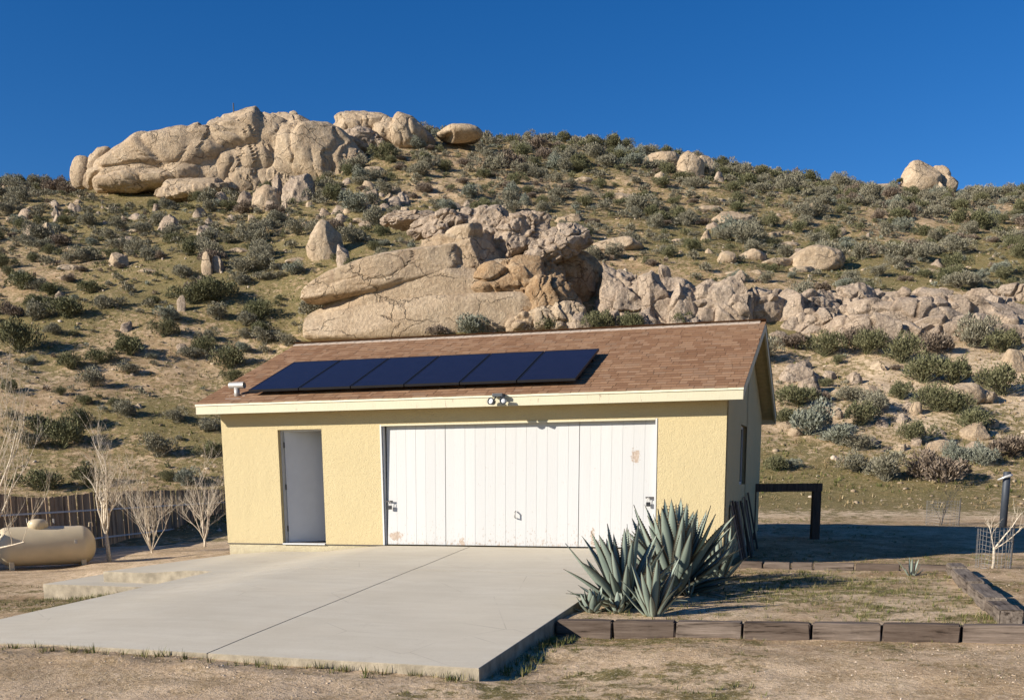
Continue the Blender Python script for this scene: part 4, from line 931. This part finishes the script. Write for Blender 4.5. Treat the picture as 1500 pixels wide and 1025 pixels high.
hp = scatter(26000, (-68, 68), (36, 122), lambda x, y: .15 + green_of(x, y)); tufts('hill_grass', hp, rng.uniform(.06, .2, len(hp)), 5, 'grass_mix', 'short green and tan grass over the hillside', .8, .12)
hp = scatter(30000, (-66, 66), (33, 118), lambda x, y: 1.0 - .8 * green_of(x, y)); tufts('dry_grass', hp, rng.uniform(.05, .18, len(hp)), 5, 'straw_mix', 'dry straw coloured grass over the hillside', .9, .12)
hp = scatter(14000, (-9, 8.5), (5, 30), lambda x, y: sst(.32, .6, green_of(x, y) + .25 * vnoise(x * 3, y * 3)))
tufts('weeds', hp, rng.uniform(.015, .07, len(hp)), 9, 'grass_mix', 'low green weeds in the yard dirt', .9, .07)
hp = scatter(14000, (-9, 8.5), (5, 26), lambda x, y: .35 + .3 * vnoise(x * 2, y * 2)); tufts('dry_weeds', hp, rng.uniform(.01, .035, len(hp)), 6, 'straw_mix', 'dry stems scattered over the yard dirt', 1.2, .07)
def pebbles(name, pts, size, mat, label):
    n, f = ico(1); m = len(pts); S3 = size[:, None] * rng.uniform(.55, 1.35, (m, 3)) * [1, 1, .6]
    V = (pts[:, None, :] + n[None] * S3[:, None, :] * (1 + .22 * rng.normal(size=(m, len(n), 1)))).reshape(-1, 3)
    F = (f[None] + (np.arange(m) * len(n))[:, None, None]).reshape(-1, 3); o = link(name, npmesh(name, V, F), MAT[mat]); tag(o, label, None, kind='stuff')
hp = scatter(42000, (-7.5, 7.5), (5, 16), lambda x, y: .55 + .5 * vnoise(x * 1.4, y * 2.2), 1.3); pebbles('gravel', hp, .0035 + .011 * rng.random(len(hp))**4, 'pebble', 'loose gravel and clods on the yard dirt')
hp = scatter(20000, (-66, 66), (34, 112), lambda x, y: .5 + .5 * fbm(x / 5, y / 5 + 90, o=2)); pebbles('hill_rubble', hp, (.025 + .12 * rng.random(len(hp))**5), 'pebble', 'small loose rubble over the hillside')
# weeds along the slab edges
ex = rng.uniform(1.8, 8.1, 90); ey = -8.82 - rng.random(90)**2 * .25; e1 = np.stack([ex, ey, terrain(ex, ey) + berm(ex, ey)], 1)
ex = 8.14 + rng.random(60) * .25; ey = rng.uniform(-8.6, -6.6, 60); e2 = np.stack([ex, ey, terrain(ex, ey)], 1)
ex = rng.uniform(-1.3, 1.45, 90); ey = -3.3 - rng.random(90) * .5; e3 = np.stack([ex, ey, terrain(ex, ey)], 1)
e = np.concatenate([e1, e2, e3]); tufts('edge_weeds', e, rng.uniform(.04, .11, len(e)), 16, 'grass_mix', 'weeds growing along the edges of the concrete', .8, .05)

# ------------------------------------------------------------------ agave bed: soil and timbers
bx = np.linspace(8.13, 12.6, 60); by = np.linspace(-6.24, -.2, 80); BX, BY = np.meshgrid(bx, by)
def bed_z(x, y): return np.interp(y, [-6.3, -.2], [-.385, -.275]) + .02 * (x - 8.1) * np.interp(y, [-6.3, -.2], [1, 0]) + .02 * fbm(x / .7, y / .7, o=4)
BZ = bed_z(BX, BY); idx = np.arange(BX.size).reshape(BX.shape); BF = np.stack([idx[:-1, :-1], idx[:-1, 1:], idx[1:, 1:], idx[1:, :-1]], -1).reshape(-1, 4)
bme = npmesh('bed_soil', np.stack([BX, BY, BZ], -1).reshape(-1, 3), BF, True)
bgr = np.clip(.38 + .55 * fbm(BX / 1.3, BY / .8, o=3), 0, 1)
for nm, arr in (('green', bgr), ('pale', np.clip(.65 + .5 * fbm(BX / .9, BY / .6 + 7, o=3), 0, 1))):
    a = bme.attributes.new(nm, 'FLOAT', 'POINT'); a.data.foreach_set('value', arr.ravel().astype(np.float32))
tag(link('bed_soil', bme, MAT['earth']), kind='structure')
xs = rng.uniform(8.3, 12.5, 3200); ys = rng.uniform(-6.2, -.3, 3200); k = (.35 + fbm(xs / 1.3, ys / .8, o=3)) > rng.random(3200) * .8; bp = np.stack([xs[k], ys[k], bed_z(xs[k], ys[k])], 1)
tufts('bed_weeds', bp, rng.uniform(.015, .07, len(bp)), 8, 'grass_mix', 'low weeds in the agave bed soil', .9, .07)
rt = random.Random(4); ORD = ['first','second','third','fourth','fifth','sixth','seventh','eighth','ninth']
def timber(a, b, w, h, mat, label, grp):
    a = Vector(a); b = Vector(b); ln = (b - a).length
    bm = bmesh.new(); bmesh.ops.create_cube(bm, size=1); bmesh.ops.scale(bm, verts=bm.verts, vec=(ln, w, h))
    bmesh.ops.bevel(bm, geom=list(bm.edges), offset=.012, segments=2, affect='EDGES')
    bmesh.ops.subdivide_edges(bm, edges=[e for e in bm.edges if e.calc_length() > .3], cuts=6, use_grid_fill=True)
    for v in bm.verts:
        q = v.co.copy(); k = .007
        v.co = q + Vector((0, k * float(vnoise(q.x * 5 + a.x * 9, q.z * 9 + a.y)), k * float(vnoise(q.x * 4 + a.y * 7, q.y * 9 + a.x))))
        if abs(abs(q.x) - ln / 2) < .02: v.co.x += rt.uniform(-.008, .008)
    me = bpy.data.meshes.new('timber'); bm.to_mesh(me); bm.free()
    o = link('landscape_timber', me, MAT[mat]); d = (b - a); o.location = (a + b) / 2; o.rotation_euler = (rt.uniform(-.03, .03), -math.atan2(d.z, math.hypot(d.x, d.y)), math.atan2(d.y, d.x)); tag(o, label, 'timber', grp); return o
x = 8.14; fy = -6.33
for i, ln in enumerate([.62, .66, .68, .67, .66, .72, .80, .9, .9]):
    zt0 = -.355 + .022 * (x - 8.1); zt1 = -.355 + .022 * (x + ln - 8.1)
    timber((x, fy + rt.uniform(-.012, .012), zt0 - .1), (x + ln - .018, fy + rt.uniform(-.012, .012), zt1 - .1), .17, .20, 'tie_x', 'weathered timber edging the bed along the dirt, %s counted from the concrete slab' % ORD[i], 'front row of bed timbers'); x += ln
y = -6.10; 
for i, ln in enumerate([.5, .62, .8, .95, 1.05, 1.1, .75]):
    z0 = -.235 - .055 * i * 0 ; zz = np.interp(y, [-6.3, -.2], [-.20, -.17])
    dz_ = (-1)**i * .012 + .012; dx_ = rt.uniform(-.012, .012); timber((12.60 + dx_, y, zz - .09 + dz_), (12.60 + dx_ + rt.uniform(-.012, .012), y + ln - .05, zz - .09 + dz_), .22, .24, 'tie_y', 'thick grey timber of the bed side row, %s counted from the front timbers' % ORD[i], 'side row of bed timbers'); y += ln
x = 9.45
for i, ln in enumerate([.38, .42, .34, .62, .66, .66]):
    timber((x, -.18, -.255), (x + ln - .02, -.18 + rt.uniform(-.012, .012), -.255), .15, .17, 'tie_x', 'small tan timber at the back of the bed, %s counted from the garage corner' % ORD[i], 'back row of bed timbers'); x += ln

# ------------------------------------------------------------------ agaves
def agave_leaf(bend, seed, L_=1.0, Wd=.105):
    r = random.Random(seed); N = 16; M = 6; V = []; E_ = []; x = z = 0.0; ang = 0.0
    cl = []
    for i in range(N + 1):
        t = i / N; ang = bend * (t**1.3); cl.append((x, z, ang)); x += math.sin(ang) / N; z += math.cos(ang) / N
    tw = r.uniform(-.25, .25)
    for side in (0, 1):
        for i, (cx_, cz_, an) in enumerate(cl):
            t = i / N; wd = Wd * (.62 + .9 * t - .35 * t * t) * (1 - t**2.6) if t < 1 else 0.0; wd = max(wd, .0015)
            th = .045 * (1 - t)**1.2 + .004
            for j in range(M + 1):
                s = j / M * 2 - 1
                cup = .42 * wd * (s * s) * (1 - .35 * t); dn = th * (1 - s * s) if side else 0
                nx_, nz_ = -math.cos(an), math.sin(an)          # towards the rosette's axis
                yy = s * wd; off = cup - dn + .02 * math.sin(t * 5 + seed) * s * tw
                V.append((cx_ + nx_ * off, yy * math.cos(tw * t) , cz_ + nz_ * off + yy * math.sin(tw * t) * .3)); E_.append(1.0 if (abs(s) > .98 and t > .05) or t > .965 else 0.0)
    F = []; st = (N + 1) * (M + 1)
    for i in range(N):
        for j in range(M):
            a = i * (M + 1) + j; b = a + 1; c = a + M + 2; d = a + M + 1; F += [(a, b, c, d), (st + d, st + c, st + b, st + a)]
    for i in range(N):                                          # close the margins, add teeth
        for j in (0, M):
            a = i * (M + 1) + j; d = a + M + 1; F.append((a, d, st + d, st + a))
            if 1 < i < N - 1:
                for q in (0, .5):
                    A = np.array(V[a]); Dv = np.array(V[d]); p0 = A + (Dv - A) * q; p1 = A + (Dv - A) * (q + .3); o_ = np.array((0, (-1 if j == 0 else 1) * .013, .006)); k = len(V)
                    V.extend([tuple(p0), tuple(p1), tuple((p0 + p1) / 2 + o_)]); E_.extend([1, 1, 1]); F.append((k, k + 1, k + 2))
    me = bpy.data.meshes.new('leaf'); me.from_pydata(V, [], F); me.polygons.foreach_set('use_smooth', [True] * len(F)); a = me.attributes.new('edge', 'FLOAT', 'POINT'); a.data.foreach_set('value', E_); me.materials.append(MAT['agave_leaf']); me.update(); return me
LEAF = [agave_leaf(b, i, Wd=w) for i, (b, w) in enumerate([(-.12, .082), (.12, .092), (.35, .095), (.6, .09), (-.3, .088), (.95, .082)])]
LEAFW = [agave_leaf(b, 20 + i, Wd=.21) for i, b in enumerate((-.25, -.45))]
def agave(px, py, hgt, n, label, seed, tmin=4, tmax=72, meshes=LEAF, zz=-.31, wide=1.0, lean=(0, 0)):
    r = random.Random(seed); d = pix_ray(px, py); t = (zz - CAM[2]) / d[2]; P = CAM + t * d
    e = empty('agave', (P[0], P[1], zz - .02)); tag(e, label, 'agave'); ph = r.random() * 6.28
    for i in range(n):
        f = (i + .5) / n; th = R(tmin + (tmax - tmin) * f**1.05) + r.uniform(-.09, .09); ph += 2.39996 + r.uniform(-.25, .25)
        ln = hgt * (.80 + .28 * math.sin(math.pi * min(1, f * 1.15 + .15))) * r.uniform(.88, 1.1)
        me = meshes[0 if f < .2 else r.choice((0, 1, 1, 4)) if f < .6 else r.choice((1, 4, 2, 4))] if len(meshes) > 2 else r.choice(meshes)
        o = link('leaf', me, None, e); o.matrix_local = Matrix.Rotation(lean[0], 4, 'X') @ Matrix.Rotation(lean[1], 4, 'Y') @ Matrix.Rotation(ph, 4, 'Z') @ Matrix.Translation((.05 * hgt * f + .03, 0, .05 * (1 - f))) @ Matrix.Rotation(th, 4, 'Y') @ Matrix.Diagonal((ln, ln * wide * r.uniform(.9, 1.1), ln, 1))
    return e
agave(988, 868, 1.10, 74, 'largest blue grey agave in front of the garage corner', 3, zz=-.33, tmax=84)
agave(915, 888, .86, 48, 'tall agave leaning over the concrete slab beside the largest', 8, zz=-.35, tmax=84, lean=(0, -.10))
agave(957, 902, .58, 26, 'medium agave close behind the front timbers', 5, zz=-.36, tmin=2, tmax=50)
agave(1052, 850, .66, 24, 'slim agave at the foot of the leaning boards', 12, zz=-.30, tmin=2, tmax=54)
agave(868, 897, .26, 26, 'low pale compact agave in the corner of slab and timber', 14, zz=-.37, tmin=5, tmax=80, meshes=LEAFW)
agave(905, 898, .22, 16, 'small pale agave pup tucked under the tall leaning agave', 15, zz=-.37, tmin=5, tmax=80, meshes=LEAFW)
agave(1010, 872, .22, 8, 'tiny agave pup in the shade of the largest agave', 16, zz=-.33, tmin=4, tmax=60)
agave(1335, 843, .27, 9, 'small lone agave near the back timbers of the bed', 17, zz=-.28, tmin=2, tmax=66)

# ------------------------------------------------------------------ boards, rail frame, post and caged saplings at right
bo = random.Random(2)
for i in range(9):
    yb = .62 + i * .40 + bo.uniform(-.08, .08); lean = R(bo.uniform(9, 13)); ln = bo.uniform(.98, 1.1) if i else .95
    zg = float(terrain(np.array(9.42), np.array(yb))) if i else -.24
    mb = MB(); mb.box((-.012, -.07, 0), (.012, .07, ln)); o = mb.build('board', MAT['dark_wood' if i % 3 else 'grey_wood'], bevel=.003)
    o.location = (9.176 + math.sin(lean) * ln + .014, yb, zg); o.rotation_euler = (R(bo.uniform(-4, 9)), -lean, 0)
    tag(o, 'old weathered board leaning against the shaded side wall of the garage', 'board', 'boards leaning on the side wall')
def post_rail():
    q = at(1193, 790); e = empty('hitching_rail', tuple(q), YAW); tag(e, 'dark square timber rail frame on two posts behind the garage', 'rail'); h = 1.15; wd = 1.38
    for x in (0, -wd): mb = MB(); mb.box((x - .085, -.085, -.2), (x + .085, .085, h - .14)); mb.build('post', MAT['dark_wood'], e, bevel=.008)
    mb = MB(); mb.box((-wd - .12, -.09, h - .14), (.10, .09, h + .03)); mb.build('beam', MAT['dark_wood'], e, bevel=.008)
post_rail()
q = at(1469, 772); e = empty('standpipe_post', tuple(q)); tag(e, 'dark round post with a pale metal faucet bracket near its top', 'post'); m = mpp(q); h = 80 * m
mb = MB(); mb.lathe([(.09, -.2), (.09, h - .01), (.08, h)], 20); mb.build('post', MAT['pipe_blue'], e, True)
mb = MB(); mb.tube([(-.22, -.12, h - .2), (-.05, -.14, h - .13), (.05, -.13, h - .10), (.1, -.10, h - .08)], [.02, .03, .04, .03], 8); mb.build('faucet', MAT['faucet_metal'], e, True)
def branch(mb, p, d, ln, rad, depth, r, spread=.5, up=.25, kids=3, seg=5):
    pts = [Vector(p)]; dd = Vector(d).normalized(); n = 5; rr = [rad]
    for i in range(n):
        dd = (dd + Vector((r.gauss(0, .11), r.gauss(0, .11), r.gauss(0, .06) + up * .08))).normalized(); pts.append(pts[-1] + dd * ln / n); rr.append(rad * (1 - .68 * (i + 1) / n))
    mb.tube(pts, rr, seg if depth > 1 else 4 if depth > 0 else 3, False)
    if depth <= 0: return
    for k in range(kids):
        t = r.uniform(.25, .98); i = min(int(t * n), n - 1); q = pts[i].lerp(pts[i + 1], t * n - i); ax = Vector((r.gauss(0, 1), r.gauss(0, 1), r.gauss(0, .5))).normalized()
        nd = (dd * (1 - spread) + ax * spread + Vector((0, 0, up))).normalized(); branch(mb, q, nd, ln * r.uniform(.42, .7), max(rr[i] * .55, .0030), depth - 1, r, spread, up, kids, seg)
def bare_tree(loc, h, stems, label, seed, mat='bark', depth=3, kids=5, rad=.035, trunk=.0, spread=.5, splay=.35, lean=None, cap='tree', grp=None):
    r = random.Random(seed); e = empty('bare_tree', tuple(loc)); tag(e, label, cap, grp); tm = MB(); cm = MB(); base = Vector((0, 0, -.05)); top = Vector((r.uniform(-.03, .03), 0, trunk))
    tm.tube([base, base.lerp(top, .5) + Vector((.01, 0, 0)), top], [rad * 1.25, rad * 1.05, rad], 9)
    for s in range(stems):
        a = 6.283 * s / stems + r.uniform(-.5, .5); sp = splay * r.uniform(.5, 1.3) if s else .06
        d = Vector((math.cos(a) * sp, math.sin(a) * sp, 1)) if lean is None else Vector(lean[s % len(lean)])
        branch(cm, top - Vector((0, 0, .03)), d, (h - trunk) * (1 if s == 0 else r.uniform(.6, .88)), rad * (.85 if s == 0 else .6), depth, r, spread, .3, kids, 7)
    tm.build('trunk', MAT[mat], e, True); cm.build('crown', MAT[mat], e, True); return e
t1 = at(160, 822); bare_tree(t1, 2.35, 7, 'tallest bare young tree with pale bark between tank and fence', 31, trunk=.62, kids=4, rad=.042, splay=.42, depth=3)
t2 = at(222, 809); bare_tree(t2, 1.75, 9, 'low many stemmed bare tree between the two other bare trees', 35, trunk=.05, kids=4, rad=.02, splay=.65, depth=3)
t3 = at(300, 801); bare_tree(t3, 1.75, 8, 'bare branching tree beside the garage wall', 38, trunk=.2, kids=4, rad=.03, splay=.6, depth=3)
t4 = np.array([-5.5, -.6, float(terrain(np.array(-5.5), np.array(-.6)))]); bare_tree(t4, 3.1, 6, 'bare tree whose long branches reach across the propane tank', 44, trunk=.35, kids=4, rad=.045, depth=3, lean=[(.55, .1, 1), (1.0, .1, .62), (.75, .0, .9), (.1, .3, 1), (1.3, -.1, .42), (-.4, .2, 1)], spread=.36)
def cage(q, rad, h, label, seed, sapling):
    e = empty('wire_cage', tuple(q)); tag(e, label, 'wire cage'); mb = MB(); r = random.Random(seed); n = 26; m = 9
    ring = lambda z, w: [(rad * math.cos(6.283 * k / 24) * (1 + .05 * math.sin(k * 1.7 + w)), rad * math.sin(6.283 * k / 24), z + .02 * math.sin(k * .9 + w)) for k in range(25)]
    for i in range(m): mb.tube(ring(h * i / (m - 1), i * .3), .003, 3, False)
    for k in range(n):
        a = 6.283 * k / n; mb.tube([(rad * math.cos(a), rad * math.sin(a), -.03), (rad * math.cos(a) * 1.02, rad * math.sin(a), h + .03)], .003, 3, False)
    mb.build('wire_mesh', MAT['wire'], e)
    mb = MB(); mb.tube([(rad, 0, -.1), (rad + .01, 0, h + .1)], .012, 5); mb.build('stake', MAT['rust_steel'], e)
c1 = at(1380, 769); cage(c1, .40, .60, 'low round wire cage around a dark twiggy sapling by the bare dirt strip', 1, None)
bare_tree(c1, 1.1, 4, 'dark twiggy sapling inside the low wire cage', 51, mat='rust_steel', depth=2, kids=4, rad=.012, cap='sapling')
c2 = at(1454, 833); cage(c2, .25, .58, 'bent wire cage around a pale forked sapling beside the bed timbers', 2, None)
bare_tree(c2, .98, 3, 'pale forked sapling inside the bent wire cage', 63, mat='bark', depth=2, kids=3, rad=.02, trunk=.32, cap='sapling', lean=[(.45, .1, .8), (-.15, 0, 1), (.9, 0, .55)])

# ------------------------------------------------------------------ propane tank
q = at(70, 832); tk = empty('propane_tank', (q[0], q[1], q[2]), YAW + R(30)); tag(tk, 'tan horizontal propane tank with a domed lid beside the bare trees', 'propane tank')
rad, ln = .42, 2.05; zc = .50; prof = []
for k in range(11): a = math.pi / 2 * k / 10; prof.append((max(rad * math.sin(a), .004), -ln / 2 + rad * .72 * (1 - math.cos(a))))
for k in range(11): a = math.pi / 2 * (1 - k / 10); prof.append((max(rad * math.sin(a), .004), ln / 2 - rad * .72 * (1 - math.cos(a))))
tm = Matrix.Translation((0, 0, zc)) @ Matrix.Rotation(R(90), 4, 'Y')
mb = MB(); mb.lathe(prof, 40, tm); mb.build('tank_body', MAT['tank_paint'], tk, True)
mb = MB(); mb.lathe([(.21, -.06), (.21, .07), (.19, .12), (.12, .155), (.01, .165)], 28, Matrix.Translation((-.12, 0, zc + rad))); ld = mb.build('dome_lid', MAT['tank_paint'], tk, True)
mb = MB(); mb.box((.19, -.05, .56 + rad), (.215, .05, .66 + rad)); mb.box((-.335, -.05, .6 + rad - .02), (-.325, .05, .68 + rad)); mb.build('lid_hinge', MAT['galv'], tk)
for x in (-.72, .72):
    for y in (-.25, .25): mb = MB(); mb.box((x - .05, y - .03, -.06), (x + .05, y + .03, .26)); mb.build('foot', MAT['tank_paint'], tk, bevel=.005)
for x in (-.95, .95): mb = MB(); mb.tube([(x - .04, 0, zc + rad - .03), (x - .03, 0, zc + rad + .06), (x + .03, 0, zc + rad + .06), (x + .04, 0, zc + rad - .03)], .012, 6); mb.build('lifting_lug', MAT['tank_paint'], tk)
mb = MB(); mb.box((.55, -rad - .006, zc + .05), (.60, -rad + .03, zc + .13)); mb.build('data_plate', MAT['galv'], tk)

# ------------------------------------------------------------------ plank fence
fe = empty('plank_fence', (-9, 12, -.8)); tag(fe, 'weathered brown plank fence with two pale rails behind the bare trees', 'fence')
def uwp(u, w): return np.array([CAM[0] + u * RT[0] + w * FW[0], CAM[1] + u * RT[1] + w * FW[1]])
A = uwp(-12.9, 21.0); B = uwp(-11.55, 41.0); fd = (B - A) / np.linalg.norm(B - A); flen = np.linalg.norm(B - A); fn = np.array([fd[1], -fd[0]]); fyaw = math.atan2(fd[1], fd[0])
rf = random.Random(6); mb = MB(); mb.box((0, -.009, 0), (.138, .009, 1.62)); bmz = [mb.mesh('board', bevel=.002)]; bmz[0].materials.append(MAT['board_wood'])
s = 0; inv = Matrix.Translation(-fe.location)
def fz(s): p = A + fd * s; return float(terrain(np.array(p[0]), np.array(p[1]), False))
while s < flen:
    p = A + fd * s; o = link('board', bmz[0], None, fe); o.matrix_parent_inverse = inv; z = fz(s)
    o.location = (p[0], p[1], min(z, -.72) - .03 + rf.uniform(-.015, .015)); o.rotation_euler = (rf.uniform(-.02, .02), rf.uniform(-.008, .008), fyaw); s += .148
for zr in (.32, 1.12):
    s = 0
    while s < flen - .1:
        e_ = min(s + 2.4, flen); p = A + fd * s + fn * .03; mb = MB(); mb.box((0, -.02, -.022), (e_ - s - .01, .02, .022)); o = mb.build('rail', MAT['rail_grey'], fe); o.matrix_parent_inverse = inv; o.location = (p[0], p[1], -.76 + zr); o.rotation_euler = (0, 0, fyaw); s += 2.4
s = 0
while s < flen:
    p = A + fd * s - fn * .06; mb = MB(); mb.box((-.045, -.045, -.4), (.045, .045, 1.5)); o = mb.build('post', MAT['board_wood'], fe); o.matrix_parent_inverse = inv; o.location = (p[0], p[1], -.76); s += 2.4

# ------------------------------------------------------------------ far things on the hill
for px, py, hp_ in [(1161, 277, 20), (1103, 276, 16), (1125, 272, 14), (1246, 296, 16), (928, 238, 18), (760, 212, 12), (1460, 292, 14)]:
    q = at(px, py); m = mpp(q); mb = MB(); mb.tube([(0, 0, -.2), (.02, 0, hp_ * m * .6), (0, .03, hp_ * m)], [.05, .045, .04], 6); o = mb.build('fence_post', MAT['dark_wood']); o.location = tuple(q); tag(o, 'thin weathered fence post standing near the crest of the hill', 'post', 'fence posts on the hill')
q = at(1323, 284); q = q + CF3 * 1.0; e = empty('joshua_tree', tuple(q)); tag(e, 'small dark joshua tree on the skyline beside the lone boulder', 'tree')
mb = MB(); mb.tube([(0, 0, -.3), (0, 0, 1.2)], [.1, .08], 7); mb.tube([(0, 0, .9), (.25, 0, 1.35)], [.07, .06], 6); mb.tube([(0, 0, .8), (-.25, 0.1, 1.3)], [.07, .06], 6); mb.build('trunk', MAT['dark_wood'], e)
V, F = shrub_geo(77, 500, .25); V = V * .45 + [0, 0, 1.25]; link('crown', npmesh('crown', V, F), MAT['sage_green'], e)
q = at(322, 288); m = mpp(q); mast = empty('antenna_mast', (q[0] + CF3[0] * 6, q[1] + CF3[1] * 6, q[2] + 8.2)); tag(mast, 'tiny thin antenna mast on top of the summit outcrop', 'mast')
mb = MB(); mb.tube([(0, 0, -1.5), (0, 0, 1.0)], .05, 6); mb.build('pole', MAT['rust_steel'], mast)
mb = MB(); mb.tube([(-.35, 0, -.3), (0, 0, .3)], .04, 5); mb.tube([(.35, 0, -.3), (0, 0, .3)], .04, 5); mb.build('brace', MAT['rust_steel'], mast)
